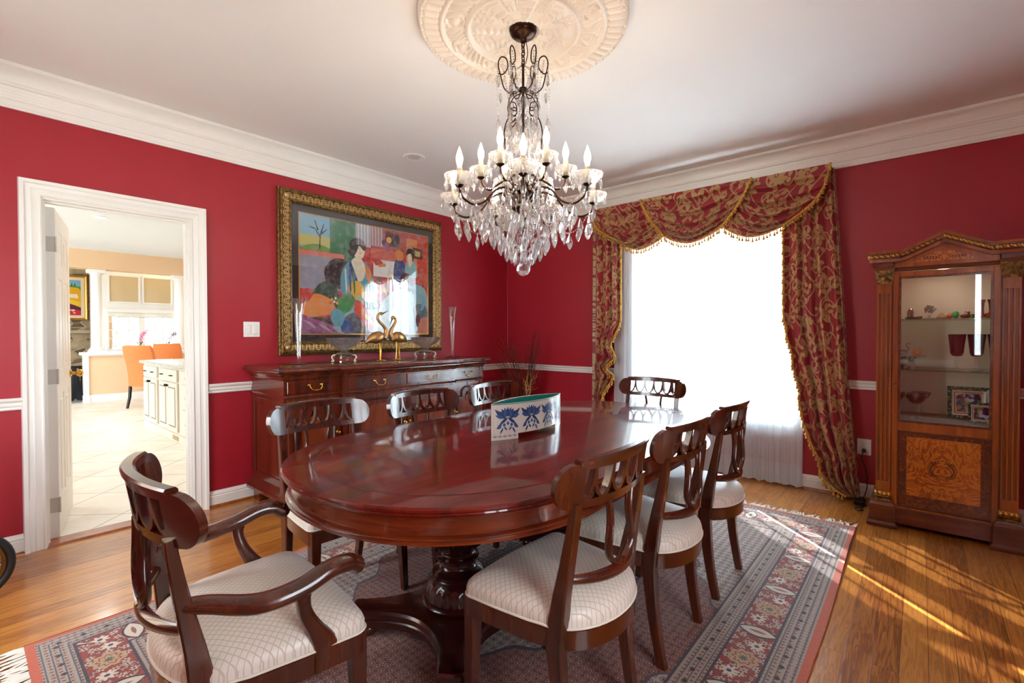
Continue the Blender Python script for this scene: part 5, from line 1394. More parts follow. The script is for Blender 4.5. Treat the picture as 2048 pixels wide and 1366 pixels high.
for k, (lx, ly) in enumerate(((-.235, -.36), (-.235, -.24), (-.10, -.15), (-.12, -.265), (-.125, -.385))):
    t = thing('coupe_glass', at(lx, ly, S3), 'cut glass coupe '+ci[k], 'glass', group='cut glass coupes')
    mb = MB(); mb.lathe([(0, .1), (.02, .103), (.042, .122), (.052, .15), (.053, .158), (.05, .158), (.04, .127), (.02, .109), (0, .107)], n=40, mod=lambda a, z: 1+.02*cos(20*a)); mb.build('bowl', SMOKE, t, ang=60)
    mb = MB(); mb.lathe([(0, 0), (.032, 0), (.032, .003), (.006, .01), (.004, .06), (.006, .09), (.014, .103), (0, .103)], n=20); mb.build('stem', GLASS, t, ang=60)
def sqplate(lx, ly, s, tilt, label):
    t = thing('square_plate', at(lx, ly, S3), label, 'plate')
    M = Matrix.Translation((0, 0, .004)) @ Matrix.Rotation(-tilt, 4, 'X')
    m = NT('painted_plate', rough=.25, coat=.5); x = m.xyz(m.obj()); u = m.M('ABSOLUTE', m.M('DIVIDE', x[0], s/2)); v = m.M('ABSOLUTE', m.M('DIVIDE', m.M('SUBTRACT', x[2], s*.49), s/2)); r = m.M('MAXIMUM', u, v)
    n_ = m.noise(m.obj(), 70, 2); n2 = m.t.nodes.new('ShaderNodeTexVoronoi'); m.t.links.new(m.obj(), n2.inputs['Vector']); n2.inputs['Scale'].default_value = 55
    c = m.ramp(m.xyz(n2.outputs['Color'])[0], [(.0, '#161c2e'), (.35, '#1e2a44'), (.5, '#b87a24'), (.65, '#3f7a4a'), (.8, '#9fb0c4'), (1, '#c9a040')], 'CONSTANT')
    c = m.mix(m.step(r, .58), c, '#d9cdb8'); c = m.mix(m.band(r, .62, .68), c, '#9c5a4a'); c = m.mix(m.step(r, .78), c, m.ramp(n_, [(.42, '#14352c'), (.55, '#2f7a58'), (.65, '#7fae90')]))
    m.set('base', c); mb = MB()
    h = s/2
    vs = []
    for a, y in ((h, 0), (h*.62, .012), (h*.6, .012)): vs += [M @ V((q*a, y, h+w*a)) for q, w in ((-1, -1), (1, -1), (1, 1), (-1, 1))]
    o = len(vs)
    for a, y in ((h, .006), (h*.6, .018)): vs += [M @ V((q*a, y, h+w*a)) for q, w in ((-1, -1), (1, -1), (1, 1), (-1, 1))]
    fs = [(l*4+i, l*4+(i+1) % 4, (l+1)*4+(i+1) % 4, (l+1)*4+i) for l in range(2) for i in range(4)]+[(8, 9, 10, 11)]+[(o+i, o+(i+1) % 4, o+4+(i+1) % 4, o+4+i) for i in range(4)]+[(o+4, o+5, o+6, o+7)]+[(i, (i+1) % 4, o+(i+1) % 4, o+i) for i in range(4)]
    mb.add(vs, fs); mb.build('body', m.m, t, smooth=False)
    mb = MB()
    for q in (-1, 1): mb.tube([(q*h*.5, -.03, .0035), (q*h*.5, .0, .0035), (q*h*.5, .05+h*.5*sin(tilt), .0035), (q*h*.4, .02+h*1.2*sin(tilt), h*1.1)], .003, 6)
    mb.build('stand', DARKM, t)
sqplate(.135, -.16, .205, .2, 'large square green bordered plate on a stand at the cabinet floor'); sqplate(.185, -.33, .125, .22, 'small square green bordered plate in front of the large one')
# ---------------------------------------------------------------- chandelier
ch = thing('chandelier', (CX, CY, 1.55), 'crystal chandelier with lit candle bulbs hanging from the ceiling medallion', 'chandelier')
Z0 = 1.55
def cz(z): return z-Z0
mb = MB(); mb.lathe([(0, cz(2.648)), (.012, cz(2.65)), (.015, cz(2.662)), (.022, cz(2.668)), (.048, cz(2.677)), (.06, cz(2.688)), (.063, cz(2.695)), (.061, cz(2.699)), (.066, cz(2.704)), (.066, cz(2.718)), (0, cz(2.722))], n=40); mb.build('canopy', BRONZE, ch, ang=40)
mb = MB()
for k in range(5):
    z = 2.64-k*.022; a = (k % 2)*pi/2
    mb.tube([(.009*cos(q)*cos(a), .009*cos(q)*sin(a), cz(z)+.016*sin(q)) for q in [2*pi*i/14 for i in range(14)]], .0028, 6, closed=True)
mb.tube(catmull([(.012, .006, cz(2.66)), (.02, .01, cz(2.6)), (.008, .01, cz(2.55))], 5), .0022, 5); mb.build('chain', CHAINM, ch, ang=80)
mb = MB(); mb.lathe([(0, cz(2.55)), (.008, cz(2.548)), (.012, cz(2.54)), (.006, cz(2.53)), (.006, cz(2.44)), (.02, cz(2.43)), (.022, cz(2.42)), (.007, cz(2.41)), (.007, cz(2.0)), (.02, cz(1.985)), (.045, cz(1.95)), (.05, cz(1.93)), (.03, cz(1.915)), (.03, cz(1.88)), (.055, cz(1.865)), (.055, cz(1.85)), (.025, cz(1.83)), (.012, cz(1.80)), (.006, cz(1.78)), (.006, cz(1.66)), (0, cz(1.655))][::-1], n=24); mb.build('stem', BRONZE, ch, ang=40)
for z, r, h in ((2.36, .03, .07), (2.27, .036, .08), (2.16, .042, .1), (2.05, .035, .06)):
    mb = MB(); mb.lathe([(.006, cz(z-h/2)), (r*.5, cz(z-h*.42)), (r, cz(z-h*.1)), (r*.8, cz(z+h*.2)), (r*.35, cz(z+h*.45)), (.006, cz(z+h/2))], n=10); mb.build('baluster', CRYSTAL, ch, smooth=False)
def rz_(P, a): return [(r*cos(a), r*sin(a), cz(z)) for r, z in P]
AF = atan2(-1.80, 1.47)          # azimuth facing the front of the room
for k in range(6):
    a = AF+k*pi/3+pi/6
    mb = MB(); mb.tube(catmull(rz_([(.012, 2.425), (.05, 2.405), (.09, 2.43), (.108, 2.49), (.12, 2.55), (.105, 2.583), (.08, 2.572), (.075, 2.53), (.098, 2.5), (.118, 2.505)], a), 6), .0032, 7); mb.build('crown_scroll', BRONZE, ch, ang=80)
    b = a+pi/6
    mb = MB(); mb.tube(catmull(rz_([(.014, 2.41), (.055, 2.4), (.078, 2.355), (.06, 2.315), (.036, 2.32), (.045, 2.35), (.072, 2.345), (.082, 2.3), (.06, 2.26), (.042, 2.28)], b), 5), .0028, 6)
    mb.tube(catmull(rz_([(.04, 2.29), (.082, 2.27), (.104, 2.2), (.098, 2.12), (.08, 2.04), (.06, 1.98), (.045, 1.94)], b), 6), .003, 7); mb.build('cage_wire', BRONZE, ch, ang=80)

# -- crystal pieces
def drop_mesh(l, w, n=8):
    pr = [(0, -l), (w*.28, -l*.94), (w*.78, -l*.72), (w, -l*.52), (w*.62, -l*.22), (w*.22, -l*.06), (w*.16, 0), (w*.3, l*.03), (w*.3, l*.08), (0, l*.11)]
    return pr, n
drops = []
def D(p, l, w=None): drops.append((l*1.08, w or l*.235, tuple(p), rnd.uniform(0, 2*pi)))
def beads(P, name='bead_string', r=.0052, step=.0125):
    P = [V(p) for p in P]; C = catmull(P, 8); mb = MB(); acc = 0; last = C[0]
    mb.ball(tuple(C[0]), r, 6, 4)
    for q in C[1:]:
        seg = (q-last).length
        while acc+seg >= step:
            t = (step-acc)/seg; last = last.lerp(q, t); seg = (q-last).length; acc = 0; mb.ball(tuple(last), r*rnd.uniform(.8, 1.1), 6, 4)
        acc += seg; last = q
    return mb.build(name, CRYSTAL, ch, smooth=False, recalc=False)
def arm(P, a, name, br, zb, nd, drop_at=None):
    mb = MB(); mb.tube(catmull(rz_(P, a), 8), .0055, 8); am = mb.build(name, BRONZE, ch, ang=80)
    r = P[-1][0]; c = (r*cos(a), r*sin(a), cz(zb))
    mb = MB(); mb.lathe([(0, -.012), (.006, -.012), (.018, -.004), (.02, .0), (0, .002)], c, 16); mb.build('drip_cup', BRONZE, ch, ang=50)
    mb = MB(); mb.lathe([(.012, .001), (br*.4, .003), (br*.72, .01), (br*.95, .03), (br, .043), (br*.93, .041), (br*.86, .03), (br*.66, .015), (br*.35, .008), (.012, .006)], c, 60, mod=lambda q, z: 1+.07*abs(cos(q*5.5))*(1 if z > .009 else 0)); mb.build('bobeche', CRYSTAL, ch, ang=60)
    mb = MB(); mb.lathe([(0, .002), (.0115, .002), (.0115, .068), (.0125, .07), (.0125, .074), (.009, .076), (0, .076)], c, 18); mb.build('candle', CANDLE, ch, ang=50)
    mb = MB(); mb.lathe([(0, .076), (.008, .077), (.0095, .086), (.014, .103), (.0155, .115), (.0125, .132), (.0065, .15), (.0025, .163), (0, .168)], c, 14); mb.build('bulb', BULB, ch, ang=80)
    for i in range(nd):
        q = 2*pi*i/nd+a; D((c[0]+br*.97*cos(q), c[1]+br*.97*sin(q), c[2]+.03), .042 if nd < 7 else .05)
    D((c[0], c[1], c[2]-.02), .055 if br < .055 else .07)
    return c
tipsL, tipsU = [], []
for k in range(7):
    a = AF+k*2*pi/7; tipsL.append((arm([(.03, 1.88), (.09, 1.935), (.16, 1.915), (.225, 1.85), (.29, 1.828), (.345, 1.852), (.358, 1.893)], a, 'arm', .064, 1.9, 7), a))
    D((.29*cos(a), .29*sin(a), cz(1.82)), .085); D((.225*cos(a+.1), .225*sin(a+.1), cz(1.84)), .07); D((.15*cos(a), .15*sin(a), cz(1.90)), .06)
for k in range(6):
    a = AF+pi/6+k*pi/3; tipsU.append((arm([(.03, 1.93), (.07, 1.99), (.115, 1.975), (.16, 1.945), (.195, 1.965), (.205, 2.0)], a, 'arm', .052, 2.005, 6), a))
    D((.15*cos(a), .15*sin(a), cz(1.94)), .07); D((.1*cos(a+.3), .1*sin(a+.3), cz(1.97)), .055)
for k in range(7):
    (p, a), (q, b) = tipsL[k], tipsL[(k+1) % 7]; m = a+pi/7
    beads([(p[0], p[1], p[2]-.01), (.33*cos(m-.2), .33*sin(m-.2), cz(1.80)), (.31*cos(m), .31*sin(m), cz(1.775)), (.33*cos(m+.2), .33*sin(m+.2), cz(1.80)), (q[0], q[1], q[2]-.01)])
    D((.31*cos(m), .31*sin(m), cz(1.765)), .075); D((.325*cos(m+.16), .325*sin(m+.16), cz(1.785)), .06); D((.325*cos(m-.16), .325*sin(m-.16), cz(1.785)), .06)
    beads([(.03*cos(m), .03*sin(m), cz(2.0)), (.14*cos(a), .14*sin(a), cz(1.93)), (p[0]*.9, p[1]*.9, p[2]-.005)])
for k in range(6):
    p, a = tipsU[k]
    beads([(.1*cos(a), .1*sin(a), cz(2.56)), (.07*cos(a+.3), .07*sin(a+.3), cz(2.3)), (.12*cos(a), .12*sin(a), cz(2.13)), (p[0], p[1], p[2]+.035)], r=.0045)
    beads([(.118*cos(a), .118*sin(a), cz(2.55)), (.125*cos(a+.05), .125*sin(a+.05), cz(2.47)), (.125*cos(a), .125*sin(a), cz(2.38)), (.12*cos(a), .12*sin(a), cz(2.3))], r=.004)
    D((.12*cos(a), .12*sin(a), cz(2.29)), .065); D((.07*cos(a+.2), .07*sin(a+.2), cz(2.27)), .085); D((.05*cos(a+.7), .05*sin(a+.7), cz(2.2)), .085); D((.085*cos(a+.8), .085*sin(a+.8), cz(2.1)), .08); D((.11*cos(a), .11*sin(a), cz(2.42)), .06); D((.118*cos(a), .118*sin(a), cz(2.5)), .06)
    D((.078*cos(a+pi/6), .078*sin(a+pi/6), cz(2.36)), .07); D((.06*cos(a), .06*sin(a), cz(2.46)), .075); D((.09*cos(a+.5), .09*sin(a+.5), cz(2.22)), .06); D((.1*cos(a+.2), .1*sin(a+.2), cz(2.14)), .06)
    beads([(.0, 0, cz(2.545)), (.06*cos(a), .06*sin(a), cz(2.5)), (.1*cos(a), .1*sin(a), cz(2.515))], r=.004)
for r, z, n, l in ((.235, 1.82, 15, .075), (.195, 1.79, 14, .085), (.155, 1.755, 12, .085), (.115, 1.72, 10, .085), (.08, 1.68, 8, .08), (.045, 1.645, 6, .065)):
    for i in range(n): 
        a = 2*pi*i/n+r*9; D((r*cos(a), r*sin(a), cz(z)), l)
for i in range(12):
    a = 2*pi*i/12; beads([(.055*cos(a), .055*sin(a), cz(1.855)), (.2*cos(a), .2*sin(a), cz(1.815)), (.165*cos(a), .165*sin(a), cz(1.765)), (.1*cos(a), .1*sin(a), cz(1.70)), (.03*cos(a), .03*sin(a), cz(1.645))])
for i in range(9):
    a = 2*pi*i/9; D((.07*cos(a), .07*sin(a), cz(1.93)), .075); D((.05*cos(a+.3), .05*sin(a+.3), cz(1.82)), .08)
drops.sort(key=lambda d: -d[0])
proto = {}
for l, w, p, q in drops[:100]:
    key = round(l, 3)
    if key not in proto:
        mb = MB(); pr, n = drop_mesh(l, l*.22); mb.lathe(pr[::1], n=n, sy=.62); o = mb.build('crystal_drop', CRYSTAL, ch, smooth=False); proto[key] = o
    else:
        o = proto[key].copy(); COL.objects.link(o); o.parent = ch
    o.location = p; o.rotation_euler = (0, 0, q)
mb = MB()
for l, w, p, q in drops[100:]:
    pr, n = drop_mesh(l, w); mb.lathe(pr, n=7, M=Matrix.Translation(p) @ Matrix.Rotation(q, 4, 'Z') @ Matrix.Diagonal((1, .62, 1, 1)))
o = mb.build('crystal_drops', CRYSTAL, ch, smooth=False); o['kind'] = 'stuff'
beads([(0, 0, cz(1.66)), (0, 0, cz(1.63)), (0, 0, cz(1.6))])
mb = MB(); mb.lathe([(0, -.036), (.02, -.03), (.033, -.012), (.034, .006), (.022, .026), (.008, .036), (0, .037)], (0, 0, cz(1.562)), 12); mb.build('crystal_ball', CRYSTAL, ch, smooth=False)
# ---------------------------------------------------------------- window treatment
def tassels(mb, P, step=.026, l=.042, r=.0075):
    P = [V(p) for p in P]; acc = 0; k = 0
    mb.tube(P, r, 6)
    for a, b in zip(P, P[1:]):
        seg = (b-a).length; pos = step-acc
        while pos < seg:
            q = a.lerp(b, pos/seg); k += 1
            L = l*(.85+.3*((k*37) % 10)/10); dx = .004*sin(k*2.3)
            mb.lathe([(0, -L), (.010, -L*.95), (.008, -L*.55), (.0035, -L*.45), (.007, -L*.32), (.003, -L*.18), (.0012, 0)], (q.x+dx, q.y-.006, q.z-r*.5), 6); pos += step
        acc = seg-(pos-step)
vl = thing('swag_valance', (2.33, -.17, 2.5), 'three-swag red and gold damask valance with gold tassel trim above the window', 'valance')
ZT_ = 2.504
def pleat(t):
    k = max(0, min(1, (t-.72)/.28)); return t**.8*(1-k*k*(3-2*k))
def swag(name, TL, TR, BL, BR, zb, y0, folds, ph, lc=0.0, rc_=0.0, lab=None):
    sag1 = (BL[1]+BR[1])/2-zb
    def edge(A, B, v, c): return (lerp(A[0], B[0], v)+c*sin(pi*v), lerp(A[1], B[1], v)-abs(c)*.4*sin(pi*v))
    def f(u, v):
        a, b = edge(TL, BL, v, lc), edge(TR, BR, v, rc_)
        s = sag1*v+.10*sin(pi*v)**.9
        x = lerp(a[0], b[0], u); z = lerp(a[1], b[1], u)-s*(1-abs(2*u-1)**1.7)
        e = sin(pi*u)**.6
        w_ = v+.02*sin(9*u+ph); fl = max(0, min(1, (.86-v)*9))*min(1, .25+v*6)
        y = y0-.03*sin(pi*u)*v-.08*sin(pi*u)**.7*(pleat((folds*w_+ph) % 1)-.45)*fl-.012*sin(pi*u)*(1-fl)
        return (x, y, z)
    mb = MB(); mb.grid(f, 60, 130, uv=lambda u, v: ((TR[0]-TL[0])*u*1.02+TL[0]*.7, v*.62+.11*ph))
    o = mb.build(name, DAMASK, vl, world=True, ang=180)
    mb = MB()
    tassels(mb, [V(f(u/30, 1.0))+V((0, -.006, -.002)) for u in range(31)])
    return o, f, mb
cen = swag('swag', (1.862, ZT_), (2.822, ZT_), (2.084, 2.138), (2.594, 2.146), 2.036, -.225, 6.0, .4, -.02, .02)
lef = swag('swag', (1.30, ZT_), (2.0, ZT_), (1.628, 2.15), (2.10, 2.15), 2.038, -.203, 6.0, 1.2, -.07, 0)
rig = swag('swag', (2.70, ZT_), (3.352, ZT_), (2.590, 2.15), (3.047, 2.092), 2.026, -.203, 6.0, 2.1, 0, .075)
for (o, f, mb), sides in ((cen, (0, 1)), (lef, (0,)), (rig, (1,))):
    for u in sides: tassels(mb, [V(f(u, v/24))+V((0, -.012, 0)) for v in range(25)], step=.022, l=.03, r=.010)
    mb.build('tassel_trim', TRIM, o, world=False, ang=80).matrix_parent_inverse = Matrix.Identity(4)
for o in [c for c in vl.children]:
    for t in o.children:
        for v_ in t.data.vertices: v_.co = V(v_.co)-V(vl.location)
mb = MB(); mb.box(1.30, 3.35, -.165, 0, 2.492, 2.502); mb.build('mounting_board', DAMASK, vl, world=True, smooth=False)

def drape(name, label, inner, outer, ztop, zbot, y0, nf, sgn, cat='curtain'):
    t = thing(name, ((inner[0][1]+outer[0][1])/2, y0, zbot), label, cat)
    NU, NV = 90, 120
    def f(u, v):
        z0 = zbot
        z = lerp(ztop, z0, v)
        xi, xo = interp(inner[::-1], z), interp(outer[::-1], z)
        uu = u*1.06
        if uu <= 1:
            x = lerp(xi, xo, uu); k = lerp(.55, 1, v)
            y = y0-.085*k*(abs(cos(pi*nf*uu+.35*sin(3*v)))**.6-.65)-.006*cos(2*pi*nf*1.7*uu+v*2)
        else:
            x = xo+sgn*.004; y = lerp(y0-.03, -.008, (uu-1)/.06)
        return (x, y, z)
    mb = MB(); mb.grid(f, NU, NV, uv=lambda u, v: (u*.62+.3*sgn, (ztop-zbot)*(1-v)))
    mb.build('panel', DAMASK, t, world=True, ang=180)
    mb = MB(); P = [V(f(0, v/90))+V((-sgn*.002, -.008, 0)) for v in range(8, 91)]
    tassels(mb, P, step=.028, l=.042); mb.build('tassel_trim', TRIM, t, world=True, ang=80); return t, f
RI = [(2.49, 3.03), (2.067, 3.036), (1.352, 3.043), (1.29, 3.066), (1.24, 3.062), (1.06, 3.112), (1.02, 3.103), (.80, 3.160), (.75, 3.150), (.551, 3.186), (.40, 3.238), (.276, 3.293), (.20, 3.296), (.11, 3.34), (.035, 3.46)]
RO = [(2.49, 3.356), (1.493, 3.42), (.9, 3.452), (.035, 3.532)]
drape('drape', 'red and gold damask drape right of the window, its stepped edge trimmed with gold tassels', RI, RO, 2.488, .035, -.125, 4.4, 1)
LI = [(2.49, 1.60), (2.073, 1.619), (1.382, 1.62), (1.332, 1.604), (1.15, 1.51), (1.11, 1.515), (1.008, 1.566), (.925, 1.458), (.885, 1.462), (.822, 1.549), (.62, 1.412), (.55, 1.43), (.3, 1.37), (.035, 1.325)]
LO = [(2.49, 1.31), (2.2, 1.306), (.55, 1.298), (.035, 1.295)]
drape('drape', 'red and gold damask drape left of the window, partly hidden behind the dining table', LI, LO, 2.488, .035, -.125, 3.4, -1)
for k, (a, b, lab) in enumerate(((1.50, 2.242, 'white sheer panel on the left half of the window'), (2.262, 2.648, 'narrow white sheer panel over the window centre post'), (2.664, 3.165, 'white sheer panel reaching the floor on the right of the window'))):
    t = thing('sheer_curtain', ((a+b)/2, -.085, .02), lab, 'sheer curtain', group='white sheers over the window'); mb = MB()
    def f(u, v):
        x = lerp(a, b, u); z = lerp(.02, 2.44, v); w = lerp(1.25, .7, v)
        return (x, -.056-.009*w*sin(2*pi*x/.071+1.3*sin(x*9))-.004*sin(2*pi*x/.031+x*5)-.012*(1-v)**3, z+.006*sin(x*70)*(1-v)**6)
    mb.grid(f, int((b-a)*150), 24, uv=lambda u, v: (lerp(a, b, u), v)); mb.build('panel', SHEER, t, world=True, ang=180)
# ---------------------------------------------------------------- kitchen beyond the doorway
KH = 2.80
mb = MB(); mb.box(-13, -.06, -7.5, 1.2, -.05, 0); tag(mb.build('floor', TILE, smooth=False), 'pale diagonal kitchen floor tile', kind='structure')
mb = MB(); mb.box(-13, -.06, -7.5, 1.2, KH, KH+.06); tag(mb.build('ceiling', KCEIL, smooth=False), 'white kitchen ceiling', kind='structure')
wall('wall_kitchen', 'x', -.125, -.065, -7.5, 1.2, [(DY0, DY1, 0, DZ)], PEACH, 'peach kitchen wall around the doorway', z1=KH)
wall('wall_kitchen', 'y', 1.2, 1.3, -13, -.06, [], PEACH, 'peach kitchen wall behind the island', z1=KH)
wall('wall_kitchen', 'y', -7.6, -7.5, -13, -.06, [(-7.0, -4.0, .4, 2.4)], PEACH, 'peach wall at the far side of the kitchen', z1=KH)  # opening is added, out of view, to let daylight into the kitchen
mb = MB(); mb.box(-10.25, -10.05, -7.5, -2.42, 0, KH); tag(mb.build('wall_fireplace', STONE, smooth=False), 'tan fieldstone fireplace wall', kind='structure')
mb = MB(); mb.box(-10.1, -8.3, -2.52, -2.42, 0, KH); tag(mb.build('wall_family', PEACH, smooth=False), 'peach family room wall', kind='structure')
mb = MB(); mb.box(-10.06, -9.9, -3.9, -2.3, 1.28, 1.345, .006); tag(mb.build('mantel', plain('stone_mantel', '#b8ab95', .7), ang=30), 'pale stone mantel shelf under the family room painting', 'mantel')
# half wall with columns and a beam
mb = MB(); mb.box(-7.85, -7.72, -2.9, 1.2, 0, .87); tag(mb.build('wall_half', PEACH, smooth=False), 'peach half wall under the columns', kind='structure')
mb = MB(); mb.box(-7.92, -7.66, -2.97, 1.2, .87, .925, .008); mb.box(-7.88, -7.69, -2.93, 1.2, .85, .872); mb.box(-7.87, -7.70, -2.93, -2.86, 0, .86); mb.box(-7.88, -7.69, -2.94, -2.85, .0, .13)
tag(mb.build('trim_14', KWHITE, ang=30), 'white half wall cap and end post', kind='structure')
mb = MB(); mb.mould([(0, 0), (.018, 0), (.018, .1), (.01, .12), (.006, .135), (0, .135)], (-7.72, -2.9, 0), (-7.72, 1.2, 0), (1, 0, 0)); tag(mb.build('baseboard_kitchen', KWHITE, ang=25), 'white kitchen baseboard', kind='structure')
mb = MB(); mb.box(-7.95, -7.66, -5.5, 1.2, 2.46, KH); tag(mb.build('beam_1', PEACH, smooth=False), 'peach soffit beam over the columns', kind='structure')
for k, (y, lab) in enumerate(((-2.73, 'white round column at the open end of the kitchen half wall'), (-1.43, 'white round column beside the right edge of the kitchen opening'))):
    t = thing('column', (-7.79, y, .925), lab, 'column', kind='structure'); mb = MB()
    mb.stack([(-.12, -.12), (.12, -.12), (.12, .12), (-.12, .12)], [(0, 0), (0, .03)]); mb.build('base_block', KWHITE, t, smooth=False)
    mb = MB(); mb.lathe([(.11, .03), (.12, .045), (.115, .06), (.1, .066), (.1, .075), (.092, .085), (.085, .12), (.08, 1.38), (.077, 1.40), (.084, 1.405), (.084, 1.418), (.078, 1.425), (.09, 1.45), (.105, 1.465)], n=32, mod=lambda a, z: 1-(.02*abs(cos(10*a)) if .13 < z < 1.37 else 0)); mb.build('shaft', KWHITE, t, ang=40)
    mb = MB(); mb.box(-.12, .12, -.13, .13, 1.465, 1.536, .01); mb.build('capital', KWHITE, t, ang=30)
# panelled wall and window between the columns
wall('wall_panel', 'x', -8.3, -8.2, -2.66, 1.2, [(-2.5, -1.44, .95, 1.72)], KWHITE, 'white panelled wall above the kitchen window', z1=2.5, z0=.0)
t = thing('wall_panelling', (-8.2, -1.96, 2.15), 'tan framed panels above the family room window', None, kind='structure')
for a, b in ((-2.5, -1.99), (-1.955, -1.44)):
    mb = MB(); mb.box(-8.2, -8.192, a, b, 1.88, 2.43); mb.build('panel', TAUPE, t, world=True, smooth=False)
    mb = MB()
    for p, q, r, s in ((a-.005, a+.03, 1.87, 2.44), (b-.03, b+.005, 1.87, 2.44), (a, b, 1.87, 1.905), (a, b, 2.405, 2.44)): mb.box(-8.2, -8.178, p, q, r, s, .004)
    mb.build('panel_moulding', KWHITE, t, world=True, ang=30)
w = struct('window_5', (-8.2, -1.97, .95), 'white gridded window behind the orchids'); mb = MB()
for p, q, r, s in ((-2.53, -2.49, .92, 1.75), (-1.45, -1.41, .92, 1.75), (-2.5, -1.44, .92, .97), (-2.5, -1.44, 1.70, 1.75), (-2.02, -1.92, .95, 1.72)): mb.box(-8.24, -8.17, p, q, r, s)
for a, b in ((-2.49, -2.02), (-1.92, -1.45)):
    for k in (1, 2): y = lerp(a, b, k/3); mb.box(-8.22, -8.2, y-.009, y+.009, .95, 1.72)
    for z in (1.17, 1.34, 1.51): mb.box(-8.22, -8.2, a, b, z-.009, z+.009)
mb.build('window_frame', KWHITE, w, world=True, smooth=False)
mb = MB(); mb.box(-8.26, -8.255, -2.5, -1.44, .95, 1.72); mb.build('pane', PANE, w, world=True, smooth=False)
t = thing('roller_blind', (-8.17, -1.97, 1.68), 'white roller blind pulled up at the top of the gridded window', 'blind')
mb = MB(); mb.box(-8.18, -8.12, -2.54, -1.40, 1.685, 1.76, .006); mb.build('cassette', KWHITE, t, world=True, ang=30)
mb = MB(); mb.box(-8.16, -8.155, -2.5, -1.44, 1.60, 1.69); mb.build('cloth', plain('blind_cloth', '#e6e8e2', .7), t, world=True, smooth=False)
mb = MB(); mb.box(-8.165, -8.15, -2.5, -1.44, 1.592, 1.604); mb.build('bottom_bar', plain('blind_bar', '#b8bcae', .5), t, world=True, smooth=False)
# tree outside that window, on the lawn
for k, (x, y, lab) in enumerate(((-16.5, -3.6, 'leafy tree outside the gridded window, on its left'), (-18.5, -.9, 'leafy tree outside the gridded window, further off'))):
    t = thing('tree', (x, y, -.7), lab, 'tree'); mb = MB(); mb.tube([(0, 0, 0), (.1, 0, 1), (.05, .1, 2.2)], [.16, .12, .08], 10); mb.build('trunk', TWIG_D, t, ang=60)
    mb = MB()
    for i in range(500):
        a, b, r = rnd.uniform(0, 2*pi), rnd.uniform(-1.2, 1.4), rnd.uniform(.5, 1.6)
        c = V((r*cos(a)*cos(b), r*sin(a)*cos(b), 2.4+r*.9*sin(b))); u = V((rnd.uniform(-1, 1), rnd.uniform(-1, 1), rnd.uniform(-1, 1))).normalized(); v = u.orthogonal().normalized(); s = rnd.uniform(.08, .16)
        mb.add([c+u*s, c+v*s*.5, c-u*s, c-v*s*.5], [(0, 1, 2, 3)])
    mb.build('foliage', plain('tree_leaves', '#5d8a5c', .7), t, smooth=False, recalc=False)
# family room painting over the mantel
t = thing('framed_painting', (-10.04, -3.02, 2.05), 'landscape painting in a gilt frame on the stone chimney beyond the kitchen', 'painting')
mb = MB(); hw, hh = .47, .49
framering(mb, [(0, 0), (0, .03), (.02, .05), (.04, .04), (.05, .02), (.05, 0)], hw, hh); mb.build('frame', GOLD, t, ang=25)
mb = MB()
for k in range(40):
    y = lerp(-hw+.02, hw-.02, k/39)
    for s in (-1, 1): mb.ball((.05, y, s*(hh-.022)), .013, 6, 4)
mb.build('carving', GOLD, t, ang=60)
mb = MB(); mb.box(.005, .012, -hw+.05, hw-.05, -hh+.05, hh-.05); mb.build('mat_board', plain('cream_mat', '#f0e4c8', .7), t, smooth=False)
cs = ['#7fb3d6', '#3f9a3a', '#24603a', '#5a4f9a', '#8c1f3a', '#eab41e', '#f3e6d8', '#c8263a', '#f0cf3a', '#4a2440']
mb = MB(); lay = 0
def fp(c, P):
    global lay
    lay += 1; mb.cur = c; mb.add([(.0125+lay*.0002, lerp(-.36, .36, a), lerp(.38, -.38, b)) for a, b in P], [list(range(len(P)))])
fp(0, [(0, 0), (1, 0), (1, 1), (0, 1)]); fp(1, [(0, .16), (.4, .14), (1, .18), (1, .5), (0, .42)]); fp(2, [(0, .3), (.5, .27), (1, .3), (1, .34), (.4, .36), (0, .36)]); fp(3, [(0, .42), (1, .46), (1, .6), (0, .56)])
for k in range(6): fp(2, [(.5+.07*k, .17), (.52+.07*k, .08), (.54+.07*k, .17)])
fp(4, [(0, .52), (.5, .5), (1, .56), (1, .9), (0, .86)]); fp(9, [(.55, .62), (1, .8), (1, .9), (.6, .74)]); fp(5, [(.62, .28), (.75, .2), (.95, .22), (1, .3), (1, .78), (.8, .68), (.6, .6), (.56, .5), (.68, .44)]); fp(6, [(.7, .4), (.92, .4), (.95, .52), (.72, .5)]); fp(8, [(.6, .52), (1, .62), (1, .76), (.66, .64)])
fp(7, [(0, .78), (.5, .76), (1, .86), (1, 1), (0, 1)])
for k in range(26): x, y = rnd.uniform(.05, .95), rnd.uniform(.82, .97); fp(6, [(x-.03, y), (x, y-.02), (x+.03, y+.005), (x, y+.02)])
mb.build('painted_sheet', [plain('landscape_pigment', c, .6) for c in cs], t, smooth=False, recalc=False)
